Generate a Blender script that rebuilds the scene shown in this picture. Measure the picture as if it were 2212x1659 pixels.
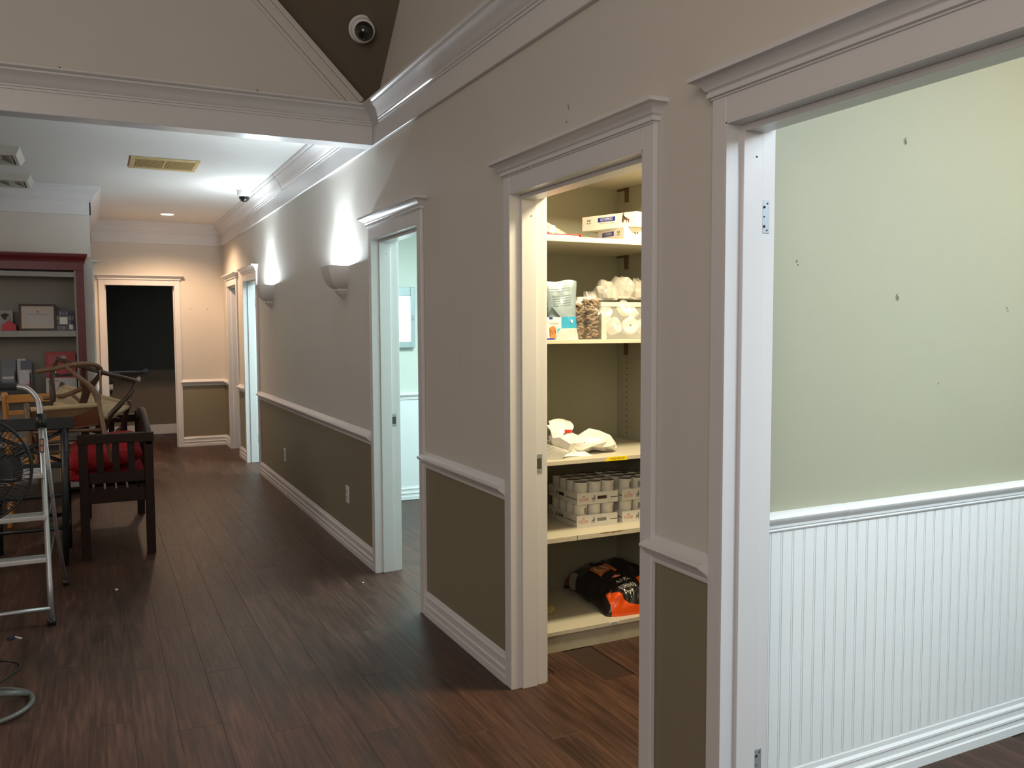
import bpy, bmesh, math, random
from mathutils import Vector, Matrix, Euler, noise
random.seed(7)
R = math.radians
PI = math.pi
S = bpy.context.scene
for o in list(bpy.data.objects): bpy.data.objects.remove(o)
C = S.collection

def lin(c):
    return tuple(((v/255.0)/12.92 if v/255.0 <= 0.04045 else (((v/255.0)+0.055)/1.055)**2.4) for v in c)

# ------------------------------------------------------------------ camera
yaw, pitch, roll, FPX = 0.4565, 0.06498, -0.0043, 1836.0
fw = Vector((math.sin(yaw)*math.cos(pitch), math.cos(yaw)*math.cos(pitch), -math.sin(pitch)))
r0 = Vector((math.cos(yaw), -math.sin(yaw), 0)); u0 = r0.cross(fw)
rr = r0*math.cos(roll)+u0*math.sin(roll); uu = -r0*math.sin(roll)+u0*math.cos(roll)
cam = bpy.data.objects.new('camera', bpy.data.cameras.new('camera'))
cam.matrix_world = Matrix(((rr.x, uu.x, -fw.x, 0), (rr.y, uu.y, -fw.y, 0), (rr.z, uu.z, -fw.z, 1.5), (0, 0, 0, 1)))
cam.data.sensor_width = 36; cam.data.lens = FPX/2212*36; cam.data.clip_start = 0.05
C.objects.link(cam); S.camera = cam

# ------------------------------------------------------------------ world, exposure, lights
S.view_settings.view_transform = 'Standard'; S.view_settings.look = 'None'
S.view_settings.gamma = 1; S.view_settings.use_curve_mapping = False
S.view_settings.exposure = 0.0
W = bpy.data.worlds.new('world'); S.world = W; W.use_nodes = True
W.node_tree.nodes['Background'].inputs[0].default_value = (1.0, 0.88, 0.78, 1)
W.node_tree.nodes['Background'].inputs[1].default_value = 0.17

def light(name, kind, loc, power, color, size=0.1, size_y=None, target=None, spot=None, blend=0.5, spread=None):
    d = bpy.data.lights.new(name, kind); d.energy = power; d.color = color
    if kind == 'AREA':
        d.size = size
        if size_y: d.shape = 'RECTANGLE'; d.size_y = size_y
        if spread: d.spread = spread
    else: d.shadow_soft_size = size
    if kind == 'SPOT': d.spot_size = spot; d.spot_blend = blend
    o = bpy.data.objects.new(name, d); o.location = loc
    if target is not None:
        o.rotation_euler = (Vector(target)-Vector(loc)).to_track_quat('-Z', 'Y').to_euler()
    C.objects.link(o); return o

COOL = (0.80, 0.93, 1.0); CYAN = (0.72, 0.97, 1.0); WARM = (1.0, 0.665, 0.41); SOFT = (1.0, 0.85, 0.55); DIM = (1.0, 0.885, 0.79)
# unseen area light added behind the camera as dim fill for the front room
light('front_fill_light', 'AREA', (-1.6, -1.1, 2.6), 70, DIM, 2.4, target=(0.9, 4.2, 2.75))
light('left_hall_fill', 'AREA', (-3.2, 5.4, 2.45), 32, DIM, 1.4, target=(-2.4, 5.8, 0))  # another unseen area light, added to brighten the left hall and bookcase wall
# lamps of the side rooms
light('exam_room_lamp', 'AREA', (2.55, 0.15, 2.52), 66, (0.82, 0.97, 1.09), 0.9, target=(2.45, 0.6, 0))
light('exam_room_warm_lamp', 'AREA', (3.45, 0.9, 2.5), 11, (1.0, 0.84, 0.62), 0.4, target=(3.1, 1.9, 1.6))
light('closet_lamp', 'AREA', (2.22, 2.76, 2.46), 46, SOFT, 0.26, target=(2.22, 2.9, 0))
light('side_room_lamp', 'AREA', (2.6, 5.15, 2.52), 100, CYAN, 0.9, target=(2.6, 5.0, 0))
light('far_room_lamp', 'AREA', (2.7, 8.7, 2.52), 110, CYAN, 1.0, target=(2.6, 8.8, 0))
light('last_room_lamp', 'AREA', (2.7, 11.0, 2.52), 14, (0.9, 0.95, 1.0), 1.0, target=(2.6, 11.0, 0))

# ------------------------------------------------------------------ materials
MATS = {}
def mat(name, col, rough=0.5, metal=0.0, var=0.0, vscale=6.0, bump=0.0, bscale=60.0, spec=0.5, emit=None, estr=0.0, alpha=None, trans=0.0, coat=0.0, rvar=0.0, stretch=None):
    if name in MATS: return MATS[name]
    m = bpy.data.materials.new(name); m.use_nodes = True; nt = m.node_tree; n = nt.nodes; b = n['Principled BSDF']
    c = lin(col) if max(col) > 1.0 else col
    b.inputs['Base Color'].default_value = (*c, 1); b.inputs['Roughness'].default_value = rough; b.inputs['Metallic'].default_value = metal
    b.inputs['Specular IOR Level'].default_value = spec
    if coat: b.inputs['Coat Weight'].default_value = coat; b.inputs['Coat Roughness'].default_value = 0.15
    if trans: b.inputs['Transmission Weight'].default_value = trans
    if alpha is not None: b.inputs['Alpha'].default_value = alpha
    if emit: b.inputs['Emission Color'].default_value = (*emit, 1); b.inputs['Emission Strength'].default_value = estr
    tc = n.new('ShaderNodeTexCoord'); mp = n.new('ShaderNodeMapping'); nt.links.new(tc.outputs['Object'], mp.inputs[0])
    if stretch: mp.inputs['Scale'].default_value = stretch
    if var > 0 or rvar > 0:
        ns = n.new('ShaderNodeTexNoise'); ns.inputs['Scale'].default_value = vscale; ns.inputs['Detail'].default_value = 5
        nt.links.new(mp.outputs[0], ns.inputs['Vector'])
        if var > 0:
            mx = n.new('ShaderNodeMix'); mx.data_type = 'RGBA'
            mx.inputs[6].default_value = (*[max(0, v*(1-var)) for v in c], 1); mx.inputs[7].default_value = (*[min(1, v*(1+var)) for v in c], 1)
            nt.links.new(ns.outputs['Fac'], mx.inputs[0]); nt.links.new(mx.outputs[2], b.inputs['Base Color'])
        if rvar > 0:
            mr = n.new('ShaderNodeMapRange'); mr.inputs['To Min'].default_value = max(0.02, rough-rvar); mr.inputs['To Max'].default_value = min(1, rough+rvar)
            nt.links.new(ns.outputs['Fac'], mr.inputs[0]); nt.links.new(mr.outputs[0], b.inputs['Roughness'])
    if bump > 0:
        n2 = n.new('ShaderNodeTexNoise'); n2.inputs['Scale'].default_value = bscale; n2.inputs['Detail'].default_value = 4
        nt.links.new(mp.outputs[0], n2.inputs['Vector'])
        bp = n.new('ShaderNodeBump'); bp.inputs['Strength'].default_value = bump; bp.inputs['Distance'].default_value = 0.002
        nt.links.new(n2.outputs['Fac'], bp.inputs['Height']); nt.links.new(bp.outputs[0], b.inputs['Normal'])
    MATS[name] = m; return m

WALL = mat('wall_paint', (0.61, 0.572, 0.52), 0.55, var=0.03, vscale=3, bump=0.12, bscale=260)
OLIVE = mat('olive_paint', (0.225, 0.195, 0.130), 0.5, var=0.04, vscale=3, bump=0.12, bscale=260)
TRIM = mat('trim_paint', (0.665, 0.65, 0.655), 0.27, var=0.02, vscale=8, bump=0.05, bscale=40)
RTRIM = mat('room_trim_paint', (0.80, 0.82, 0.83), 0.28, var=0.02, vscale=8, bump=0.04, bscale=40)
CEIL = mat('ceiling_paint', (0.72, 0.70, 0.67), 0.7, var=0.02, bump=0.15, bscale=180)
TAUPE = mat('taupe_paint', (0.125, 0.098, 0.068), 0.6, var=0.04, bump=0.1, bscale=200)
SAGE = mat('sage_paint', (0.370, 0.370, 0.275), 0.55, var=0.02, bump=0.12, bscale=220)
SAGE2 = mat('mint_paint', (0.62, 0.67, 0.61), 0.55, var=0.02, bump=0.12, bscale=220)
SHELFC = mat('shelf_laminate', (0.56, 0.51, 0.41), 0.45, var=0.04, vscale=12)
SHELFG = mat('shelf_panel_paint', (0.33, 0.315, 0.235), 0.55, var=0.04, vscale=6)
KICK = mat('scuffed_kick_paint', (0.42, 0.385, 0.30), 0.55, var=0.25, vscale=14)
DARKG = mat('dark_green_paint', (0.045, 0.055, 0.048), 0.6, var=0.05)
BROWNP = mat('brown_paint', (0.17, 0.14, 0.105), 0.6, var=0.05)
CHROME = mat('brushed_steel', (0.36, 0.40, 0.44), 0.4, 0.4, var=0.06, vscale=30)
ALU = mat('aluminium', (0.55, 0.55, 0.56), 0.42, 0.85, var=0.12, vscale=25)
BLACK = mat('black_plastic', (0.012, 0.012, 0.013), 0.4)
BLACKM = mat('black_wire', (0.010, 0.010, 0.011), 0.45)
HOLE = mat('screw_hole', (0.01, 0.009, 0.008), 0.9)
GLASSB = mat('smoked_dome', (0.006, 0.006, 0.007), 0.05, coat=1.0)
WPLAS = mat('white_plastic', (0.72, 0.72, 0.70), 0.4)
BRASS = mat('brass_register', (0.62, 0.50, 0.24), 0.38, 0.35, var=0.06, vscale=20)
REDW = mat('red_stained_wood', (0.105, 0.006, 0.008), 0.45, var=0.25, vscale=8, stretch=(6, 6, 1), coat=0.1)
GREYP = mat('grey_bookcase_paint', (0.28, 0.27, 0.24), 0.5, var=0.03)
DWOOD = mat('dark_walnut', (0.020, 0.0075, 0.005), 0.5, spec=0.25, var=0.35, vscale=9, stretch=(5, 5, 1), bump=0.1)
BWOOD = mat('black_stained_wood', (0.010, 0.012, 0.013), 0.4, var=0.2)
BROWNW = mat('brown_oak', (0.052, 0.028, 0.015), 0.36, var=0.35, vscale=14, stretch=(3, 3, 1))
OAK = mat('honey_oak', (0.165, 0.092, 0.042), 0.42, var=0.25, vscale=14, stretch=(3, 3, 1))
MAPLE = mat('orange_maple', (0.56, 0.25, 0.065), 0.33, var=0.15, vscale=8)
CORD = mat('paper_cord', (0.50, 0.36, 0.20), 0.75, var=0.2, vscale=60, bump=0.6, bscale=180)
REDC = mat('red_cotton', (0.42, 0.010, 0.015), 0.85, var=0.2, vscale=10, bump=0.5, bscale=220)
PAPER = mat('white_paper', (0.76, 0.74, 0.70), 0.7, var=0.03, bump=0.1, bscale=30)
CARD = mat('white_cardboard', (0.70, 0.68, 0.64), 0.55, var=0.03)
INKRED = mat('red_ink', (0.62, 0.03, 0.03), 0.6)
INKBLK = mat('dark_ink', (0.02, 0.016, 0.016), 0.6)
INKGRY = mat('grey_ink', (0.22, 0.21, 0.20), 0.6)
INKBLU = mat('blue_ink', (0.010, 0.028, 0.30), 0.5)
INKWHT = mat('white_ink', (0.80, 0.78, 0.74), 0.6)
INKORG = mat('orange_ink', (0.80, 0.13, 0.012), 0.35)
CANW = mat('can_label_paper', (0.66, 0.64, 0.59), 0.45, var=0.04)
CANT = mat('can_lid', (0.42, 0.40, 0.36), 0.3, 0.8)
YEL = mat('yellow_label', (0.88, 0.64, 0.01), 0.5)
REDB = mat('red_folder', (0.72, 0.02, 0.015), 0.4)
BAGBLK = mat('black_foil', (0.014, 0.011, 0.011), 0.26, bump=0.5, bscale=16, coat=0.4)
POUCH = mat('blue_silver_pouch', (0.21, 0.27, 0.31), 0.35, 0.15, var=0.1, bump=0.4, bscale=14)
POUCHB = mat('pouch_blue_band', (0.02, 0.25, 0.42), 0.3, bump=0.3, bscale=14)
TEAL = mat('teal_plastic', (0.02, 0.42, 0.42), 0.4)
KIB = mat('brown_chews', (0.22, 0.145, 0.085), 0.7, var=0.5, vscale=40, bump=0.5, bscale=80)
CLEAR = mat('clear_plastic', (0.9, 0.9, 0.88), 0.12, trans=0.9, alpha=0.35, bump=0.3, bscale=20)
FILM = mat('plastic_film', (0.58, 0.55, 0.50), 0.25, alpha=0.50, bump=0.4, bscale=18)
WBAG = mat('white_plastic_bag', (0.78, 0.76, 0.72), 0.4, bump=0.5, bscale=14)
DOGBRN = mat('brown_coat_print', (0.45, 0.17, 0.05), 0.6, var=0.3, vscale=40)
LITE = mat('lit_panel', (0.9, 0.95, 0.97), 0.4, emit=(0.88, 1.0, 1.0), estr=1.6)
CANEM = mat('recessed_lamp_glow', (1, 0.8, 0.55), 0.4, emit=(1.0, 0.80, 0.58), estr=14)
LEDEM = mat('lamp_glow', (1, 1, 1), 0.4, emit=(0.85, 0.95, 1.0), estr=10)
SCON = mat('sconce_ceramic', (0.66, 0.63, 0.59), 0.5, var=0.04, vscale=9)
GREYF = mat('grey_enamel', (0.085, 0.085, 0.082), 0.45)
SPACK = mat('pale_filler', (0.72, 0.72, 0.68), 0.7)
STAINB = mat('chipped_wood_core', (0.28, 0.13, 0.05), 0.7, var=0.3, vscale=40)

def wood_floor():
    m = bpy.data.materials.new('vinyl_plank'); m.use_nodes = True; nt = m.node_tree; n = nt.nodes; b = n['Principled BSDF']
    oi = n.new('ShaderNodeObjectInfo'); tc = n.new('ShaderNodeTexCoord')
    ad = n.new('ShaderNodeVectorMath'); ad.operation = 'ADD'
    sc = n.new('ShaderNodeVectorMath'); sc.operation = 'SCALE'; sc.inputs[0].default_value = (37, 91, 13)
    nt.links.new(oi.outputs['Random'], sc.inputs['Scale']); nt.links.new(tc.outputs['Object'], ad.inputs[0]); nt.links.new(sc.outputs[0], ad.inputs[1])
    mp = n.new('ShaderNodeMapping'); mp.inputs['Scale'].default_value = (34, 1.6, 1); nt.links.new(ad.outputs[0], mp.inputs[0])
    g = n.new('ShaderNodeTexNoise'); g.inputs['Scale'].default_value = 2.2; g.inputs['Detail'].default_value = 9; g.inputs['Roughness'].default_value = 0.68
    nt.links.new(mp.outputs[0], g.inputs['Vector'])
    mp2 = n.new('ShaderNodeMapping'); mp2.inputs['Scale'].default_value = (5, 0.9, 1); nt.links.new(ad.outputs[0], mp2.inputs[0])
    g2 = n.new('ShaderNodeTexNoise'); g2.inputs['Scale'].default_value = 2.0; g2.inputs['Detail'].default_value = 3; nt.links.new(mp2.outputs[0], g2.inputs['Vector'])
    cr = n.new('ShaderNodeValToRGB'); e = cr.color_ramp.elements
    e[0].position = 0.30; e[0].color = (0.026, 0.0125, 0.0088, 1); e[1].position = 0.72; e[1].color = (0.108, 0.052, 0.034, 1)
    mid = e.new(0.5); mid.color = (0.058, 0.028, 0.0185, 1)
    nt.links.new(g.outputs['Fac'], cr.inputs[0])
    mr = n.new('ShaderNodeMapRange'); mr.inputs['To Min'].default_value = 0.86; mr.inputs['To Max'].default_value = 1.15
    nt.links.new(oi.outputs['Random'], mr.inputs[0])
    ml = n.new('ShaderNodeMath'); ml.operation = 'MULTIPLY'; nt.links.new(mr.outputs[0], ml.inputs[0])
    mr2 = n.new('ShaderNodeMapRange'); mr2.inputs['From Min'].default_value = 0.3; mr2.inputs['From Max'].default_value = 0.7; mr2.inputs['To Min'].default_value = 0.72; mr2.inputs['To Max'].default_value = 1.3
    nt.links.new(g2.outputs['Fac'], mr2.inputs[0]); nt.links.new(mr2.outputs[0], ml.inputs[1])
    vm = n.new('ShaderNodeVectorMath'); vm.operation = 'SCALE'; nt.links.new(cr.outputs[0], vm.inputs[0]); nt.links.new(ml.outputs[0], vm.inputs['Scale'])
    nt.links.new(vm.outputs[0], b.inputs['Base Color'])
    rm = n.new('ShaderNodeMapRange'); rm.inputs['To Min'].default_value = 0.34; rm.inputs['To Max'].default_value = 0.54
    nt.links.new(g2.outputs['Fac'], rm.inputs[0]); nt.links.new(rm.outputs[0], b.inputs['Roughness'])
    b.inputs['Specular IOR Level'].default_value = 0.32
    bp = n.new('ShaderNodeBump'); bp.inputs['Strength'].default_value = 0.22; bp.inputs['Distance'].default_value = 0.0012
    nt.links.new(g.outputs['Fac'], bp.inputs['Height']); nt.links.new(bp.outputs[0], b.inputs['Normal'])
    return m
FLOOR = wood_floor()
# dark brown slab showing between the planks and under the trim
SUBF = mat('subfloor', (0.036, 0.018, 0.012), 0.5, var=0.2)

# ------------------------------------------------------------------ geometry helpers
def bx(bm, x0, x1, y0, y1, z0, z1, mi=0, M=None):
    vs = [bm.verts.new((x, y, z)) for x in (x0, x1) for y in (y0, y1) for z in (z0, z1)]
    for f in ((0, 1, 3, 2), (4, 6, 7, 5), (0, 4, 5, 1), (2, 3, 7, 6), (0, 2, 6, 4), (1, 5, 7, 3)):
        fc = bm.faces.new([vs[i] for i in f]); fc.material_index = mi
    if M is not None: bmesh.ops.transform(bm, matrix=M, verts=vs)
    return vs
def link(name, bm, m, parent=None, smooth=False, bevel=0.0, loc=None, segs=2, angle=30):
    bmesh.ops.recalc_face_normals(bm, faces=bm.faces)
    me = bpy.data.meshes.new(name); bm.to_mesh(me); bm.free()
    for mm in (m if isinstance(m, (list, tuple)) else [m]): me.materials.append(mm)
    if smooth:
        for p in me.polygons: p.use_smooth = True
    o = bpy.data.objects.new(name, me); C.objects.link(o)
    if smooth == 'auto':
        pass
    if parent: o.parent = parent
    if loc is not None: o.location = loc
    if bevel > 0:
        b = o.modifiers.new('bevel', 'BEVEL'); b.width = bevel; b.segments = segs; b.limit_method = 'ANGLE'; b.angle_limit = R(angle)
        b.harden_normals = False
    return o
def sharp_smooth(o, ang=35):
    me = o.data
    for p in me.polygons: p.use_smooth = True
    bm = bmesh.new(); bm.from_mesh(me)
    for e in bm.edges:
        if len(e.link_faces) == 2 and e.calc_face_angle(0) > R(ang): e.smooth = False
    bm.to_mesh(me); bm.free(); return o
def box(name, x0, x1, y0, y1, z0, z1, m, parent=None, bevel=0.0):
    bm = bmesh.new(); bx(bm, x0, x1, y0, y1, z0, z1); return link(name, bm, m, parent, bevel=bevel)
def tag(o, label, cat, group=None):
    o['label'] = label; o['category'] = cat
    if group: o['group'] = group
    return o
def struct(o): o['kind'] = 'structure'; return o
def thing(name, label, cat, loc=(0, 0, 0), rot=(0, 0, 0), group=None):
    o = bpy.data.objects.new(name, None); o.empty_display_size = 0.05; C.objects.link(o); o.location = loc; o.rotation_euler = rot
    if label: tag(o, label, cat, group)
    return o
def sroot(name, loc=(0, 0, 0)):
    o = bpy.data.objects.new(name, None); o.empty_display_size = 0.05; C.objects.link(o); o.location = loc; return struct(o)
def dup(root, loc=None, rot=None, label=None, group=None):
    r = root.copy(); C.objects.link(r)
    if loc is not None: r.location = loc
    if rot is not None: r.rotation_euler = rot
    if label: r['label'] = label
    if group: r['group'] = group
    for ch in list(root.children):
        c = ch.copy(); C.objects.link(c); c.parent = r
        for g in ch.children:
            d = g.copy(); C.objects.link(d); d.parent = c
    return r
def tube(bm, pts, rad, n=10, cap=True, flat=1.0):
    pts = [Vector(p) for p in pts]; rads = rad if isinstance(rad, (list, tuple)) else [rad]*len(pts)
    rings = []; nrm = None
    for i, p in enumerate(pts):
        t = (pts[min(i+1, len(pts)-1)]-pts[max(i-1, 0)]).normalized()
        if nrm is None:
            nrm = t.orthogonal().normalized()
        nrm = (nrm - t*nrm.dot(t)).normalized(); b = t.cross(nrm)
        rings.append([bm.verts.new(p+(nrm*math.cos(2*PI*k/n)+b*math.sin(2*PI*k/n)*flat)*rads[i]) for k in range(n)])
    for a, c in zip(rings, rings[1:]):
        for k in range(n): bm.faces.new((a[k], a[(k+1) % n], c[(k+1) % n], c[k]))
    if cap:
        bm.faces.new(rings[0][::-1]); bm.faces.new(rings[-1])
def spline(pts, n=8):
    P = [Vector(p) for p in pts]; out = []
    for i in range(len(P)-1):
        p0 = P[max(i-1, 0)]; p1 = P[i]; p2 = P[i+1]; p3 = P[min(i+2, len(P)-1)]
        for k in range(n):
            t = k/n
            out.append(0.5*((2*p1)+(-p0+p2)*t+(2*p0-5*p1+4*p2-p3)*t*t+(-p0+3*p1-3*p2+p3)*t**3))
    out.append(P[-1]); return out
def lathe(bm, prof, n=24, M=None):
    rings = []
    for (rad, z) in prof:
        rings.append([bm.verts.new((rad*math.cos(2*PI*k/n), rad*math.sin(2*PI*k/n), z)) for k in range(n)] if rad > 1e-5 else [bm.verts.new((0, 0, z))])
    for a, b in zip(rings, rings[1:]):
        for k in range(n):
            k2 = (k+1) % n
            if len(a) == 1 and len(b) == 1: continue
            if len(a) == 1: bm.faces.new((a[0], b[k], b[k2]))
            elif len(b) == 1: bm.faces.new((a[k], a[k2], b[0]))
            else: bm.faces.new((a[k], a[k2], b[k2], b[k]))
    if M is not None: bmesh.ops.transform(bm, matrix=M, verts=[v for r_ in rings for v in r_])
def sweep(bm, prof, path, closed=True):
    """prof: list of (d,z). path: list of functions d -> (x,y). Closed profile loop."""
    rings = []
    for fn in path:
        ring = []
        for d, z in prof:
            x, y = fn(d); ring.append(bm.verts.new((x, y, z)))
        rings.append(ring)
    n = len(prof)
    for a, b in zip(rings, rings[1:]):
        for k in range(n): bm.faces.new((a[k], a[(k+1) % n], b[(k+1) % n], b[k]))
    bm.faces.new(rings[0]); bm.faces.new(rings[-1][::-1])
def text(name, s, size, m, parent, M, extr=0.0, fit=None, fn=None, align='CENTER'):
    cu = bpy.data.curves.new(name, 'FONT'); cu.body = s; cu.size = size; cu.extrude = extr; cu.align_x = align; cu.align_y = 'CENTER'
    cu.resolution_u = 3
    to = bpy.data.objects.new(name, cu); me = bpy.data.meshes.new_from_object(to)
    bpy.data.objects.remove(to)
    if fit:
        xs = [v.co.x for v in me.vertices]; w = max(xs)-min(xs)
        if w > 0:
            for v in me.vertices: v.co.x *= fit/w
    if fn:
        for v in me.vertices: v.co = fn(v.co.x, v.co.y)
    elif M is not None: me.transform(M)
    me.materials.clear(); me.materials.append(m)
    o = bpy.data.objects.new(name, me); C.objects.link(o); o.parent = parent
    return o
def face_M(origin, xdir, zdir=(0, 0, 1)):
    """text plane: x along xdir, y along zdir"""
    x = Vector(xdir).normalized(); y = Vector(zdir).normalized(); z = x.cross(y)
    o = Vector(origin)
    return Matrix(((x.x, y.x, z.x, o.x), (x.y, y.y, z.y, o.y), (x.z, y.z, z.z, o.z), (0, 0, 0, 1)))

# ------------------------------------------------------------------ main dimensions
WX = 1.53; WT = 0.14; WB = WX+WT        # right wall surface and thickness
FACE = 1.513                             # casing face
HEAD = 2.04
DOORS = [  # (number, y near, y far) openings in the right wall, near to far
    (3, 0.935, 1.795), (2, 2.173, 3.10), (1, 4.186, 5.0), (4, 9.09, 9.885), (5, 10.44, 11.17)]
YEND = 11.62; LOWC = 2.84; FRZ = 2.58; RAILB, RAILT = 0.785, 0.84

# ---- right wall with openings, two paints (olive below the chair rail)
bm = bmesh.new()
edges = [-1.2]
for _, a, b in DOORS: edges += [a, b]
edges.append(YEND+0.1)
segs = [(edges[i], edges[i+1]) for i in range(0, len(edges), 2)]
for a, b in segs:
    bx(bm, WX, WB, a, b, 0, 0.81, 1); bx(bm, WX, WB, a, b, 0.81, HEAD, 0)
bx(bm, WX, WB, -1.2, YEND+0.1, HEAD, 5.4, 0)
wall_right = struct(link('wall_right', bm, [WALL, OLIVE]))

# ---- frieze board + crown on the right wall
bm = bmesh.new(); bx(bm, FACE-0.003, WX, -1.2, YEND, FRZ, 2.74)
fz = struct(link('trim_1', bm, TRIM, bevel=0.003))
def crown_prof(z0, z1, d0, d1):
    h = z1-z0; w = d1-d0
    P = [(0, 0), (0.10, 0.0), (0.10, 0.10), (0.18, 0.13), (0.18, 0.20), (0.26, 0.26), (0.36, 0.42), (0.50, 0.56), (0.66, 0.66), (0.80, 0.74), (0.80, 0.82), (0.90, 0.85), (1.0, 0.92), (1.0, 1.0), (0, 1.0)]
    return [(d0+w*a, z0+h*b) for a, b in P]
cp = crown_prof(2.69, 2.795, 0.0, 0.085)
# near crown: right wall then mitre onto the beam
BY = 4.92
bm = bmesh.new()
sweep(bm, cp, [lambda d: (FACE-d, -1.2), lambda d: (FACE-d, BY-d), lambda d: (-4.0, BY-d)])
struct(sharp_smooth(link('trim_2', bm, TRIM), 30))
# lower ceiling crown: right wall, far wall, left wall, bookcase wall
cp2 = crown_prof(2.70, LOWC, 0.0, 0.09)
bm = bmesh.new()
sweep(bm, cp2, [lambda d: (FACE-d, 5.045), lambda d: (FACE-d, YEND-0.012-d), lambda d: (0.012+d, YEND-0.012-d), lambda d: (0.012+d, 8.988-d), lambda d: (-4.0, 8.988-d)])
struct(sharp_smooth(link('trim_3', bm, TRIM), 30))
# crown joint lines on the lower crown
bm = bmesh.new()
for k in range(len(cp2)-3):
    (d, z), (d2, z2) = cp2[k+1], cp2[k+2]
    tube(bm, [(FACE-d-0.001, 7.55, z), (FACE-d2-0.001, 7.55, z2)], 0.0013, 4)
link('crown_joint', bm, INKGRY, bpy.data.objects['trim_3'])

# ---- beam between the vaulted front room and the lower hall
struct(box('trim_4', -4.0, FACE-0.003, BY, 5.045, FRZ, 2.798, TRIM, bevel=0.003))
# small shadow gap moulding under the beam's far edge
struct(box('trim_5', -4.0, FACE-0.05, 5.045, 5.057, FRZ+0.004, 2.84, TRIM))
# gable wall above the beam
struct(box('wall_gable', -4.0, WX, BY+0.02, 5.045, 2.798, 5.4, WALL))
# ---- frieze on the far / left / bookcase walls
bm = bmesh.new()
bx(bm, 0.0, FACE, YEND-0.014, YEND, FRZ, 2.75); bx(bm, 0.0, 0.014, 9.0-0.014, YEND, FRZ, 2.75); bx(bm, -4.0, 0.014, 8.986, 9.0, FRZ, 2.75)
struct(link('trim_6', bm, TRIM, bevel=0.002))

# ---- vaulted ceiling: slanted taupe plane rising from the corner, its edge moulding, cap
bm = bmesh.new()
K = 2.80+1.515+4.93
def vp(x, y): return Vector((x, y, K-x-y))
p = [vp(1.53, 4.94), vp(1.53, 2.35), vp(-1.05, 4.94)]
q = [v+Vector((0.05, 0.05, 0.05)) for v in p]
a = [bm.verts.new(v) for v in p]; b = [bm.verts.new(v) for v in q]
bm.faces.new(a); bm.faces.new(b[::-1])
for i in range(3): bm.faces.new((a[i], b[i], b[(i+1) % 3], a[(i+1) % 3]))
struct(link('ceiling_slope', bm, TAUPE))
struct(box('ceiling_front', -4.0, WB, -1.2, 5.05, 5.4, 5.45, CEIL))
# raking mouldings along the slope on the gable wall
bm = bmesh.new()
off = Vector((-1, 0, -1)).normalized()
for w, w2, dep in ((0.0, 0.030, 0.030), (0.030, 0.046, 0.020), (0.046, 0.085, 0.026), (0.085, 0.105, 0.012)):
    pa = Vector((1.46, BY+0.02, K-1.46-4.94-0.006)); pb = Vector((-1.05, BY+0.02, K+1.05-4.94-0.006))
    v = [pa+off*w, pb+off*w, pb+off*w2, pa+off*w2]
    vs = [bm.verts.new(x) for x in v]+[bm.verts.new(x+Vector((0, -dep, 0))) for x in v]
    for f in ((0, 1, 2, 3), (7, 6, 5, 4), (0, 4, 5, 1), (1, 5, 6, 2), (2, 6, 7, 3), (3, 7, 4, 0)): bm.faces.new([vs[i] for i in f])
struct(link('trim_7', bm, WALL, bevel=0.004))

# ---- other structure
struct(box('ceiling', -4.0, WX, 5.05, YEND, LOWC, LOWC+0.06, CEIL))
bm = bmesh.new()   # far wall with the dark doorway
for (a0, a1) in ((-0.14, 0.135), (0.94, WX)):
    bx(bm, a0, a1, YEND, YEND+0.12, 0, 0.81, 1); bx(bm, a0, a1, YEND, YEND+0.12, 0.81, 2.065, 0)
bx(bm, -0.14, WX, YEND, YEND+0.12, 2.065, 2.9, 0)
struct(link('wall_far', bm, [WALL, OLIVE]))
struct(box('wall_left', -0.14, 0.0, 9.0, YEND, 0, LOWC, WALL))
struct(box('wall_bookcase', -4.0, -0.14, 9.0, 9.12, 0, LOWC, WALL))
struct(box('wall_side', -4.12, -4.0, -1.2, 9.1, 0, 5.4, WALL))
# dark room behind the far doorway
bm = bmesh.new()
bx(bm, -0.6, 2.2, 13.25, 13.35, 0, 0.93, 1); bx(bm, -0.6, 2.2, 13.25, 13.35, 0.93, 2.6, 0)
struct(link('wall_washroom', bm, [DARKG, BROWNP]))
struct(box('wall_washroom_left', -0.7, -0.6, YEND+0.12, 13.35, 0, 2.6, DARKG)); struct(box('wall_washroom_right', 2.2, 2.3, YEND+0.12, 13.35, 0, 2.6, DARKG))
struct(box('ceiling_washroom', -0.7, 2.3, YEND+0.12, 13.35, 2.6, 2.65, CEIL))
struct(box('baseboard_washroom', -0.6, 2.2, 13.225, 13.25, 0, 0.14, TRIM, bevel=0.004))

# partitions between the side rooms (x beyond the wall)
def room(nm, y0, y1, x1, zc, up, low=None, faces='both'):
    """solid partition slab y0..y1"""
    pass
bm = bmesh.new(); bx(bm, WB, 3.9, 1.93, 2.03, 0, 2.7, 0)
struct(link('wall_exam_room', bm, SAGE))
struct(box('wall_exam_room_right', 3.8, 3.9, -1.2, 1.93, 0, 2.7, SAGE)); struct(box('wall_exam_room_near', WB, 3.9, -1.3, -1.2, 0, 2.7, SAGE))
struct(box('ceiling_exam_room', WB, 3.9, -1.3, 2.0, 2.6, 2.66, CEIL))
struct(box('wall_closet_near', WB, 2.75, 2.03, 2.05, 0, 2.6, SHELFG)); struct(box('wall_closet_right', 2.62, 2.75, 2.03, 4.0, 0, 2.6, SHELFG))
struct(box('wall_closet_back', WB, 4.6, 3.97, 4.06, 0, 2.7, SAGE2)); struct(box('ceiling_closet', WB, 2.75, 2.03, 4.0, 2.55, 2.6, CEIL))
struct(box('wall_side_room_back', WB, 4.6, 7.065, 7.2, 0, 2.7, SAGE2)); struct(box('wall_side_room_right', 4.5, 4.6, 4.06, 13.3, 0, 2.7, SAGE2))
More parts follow.
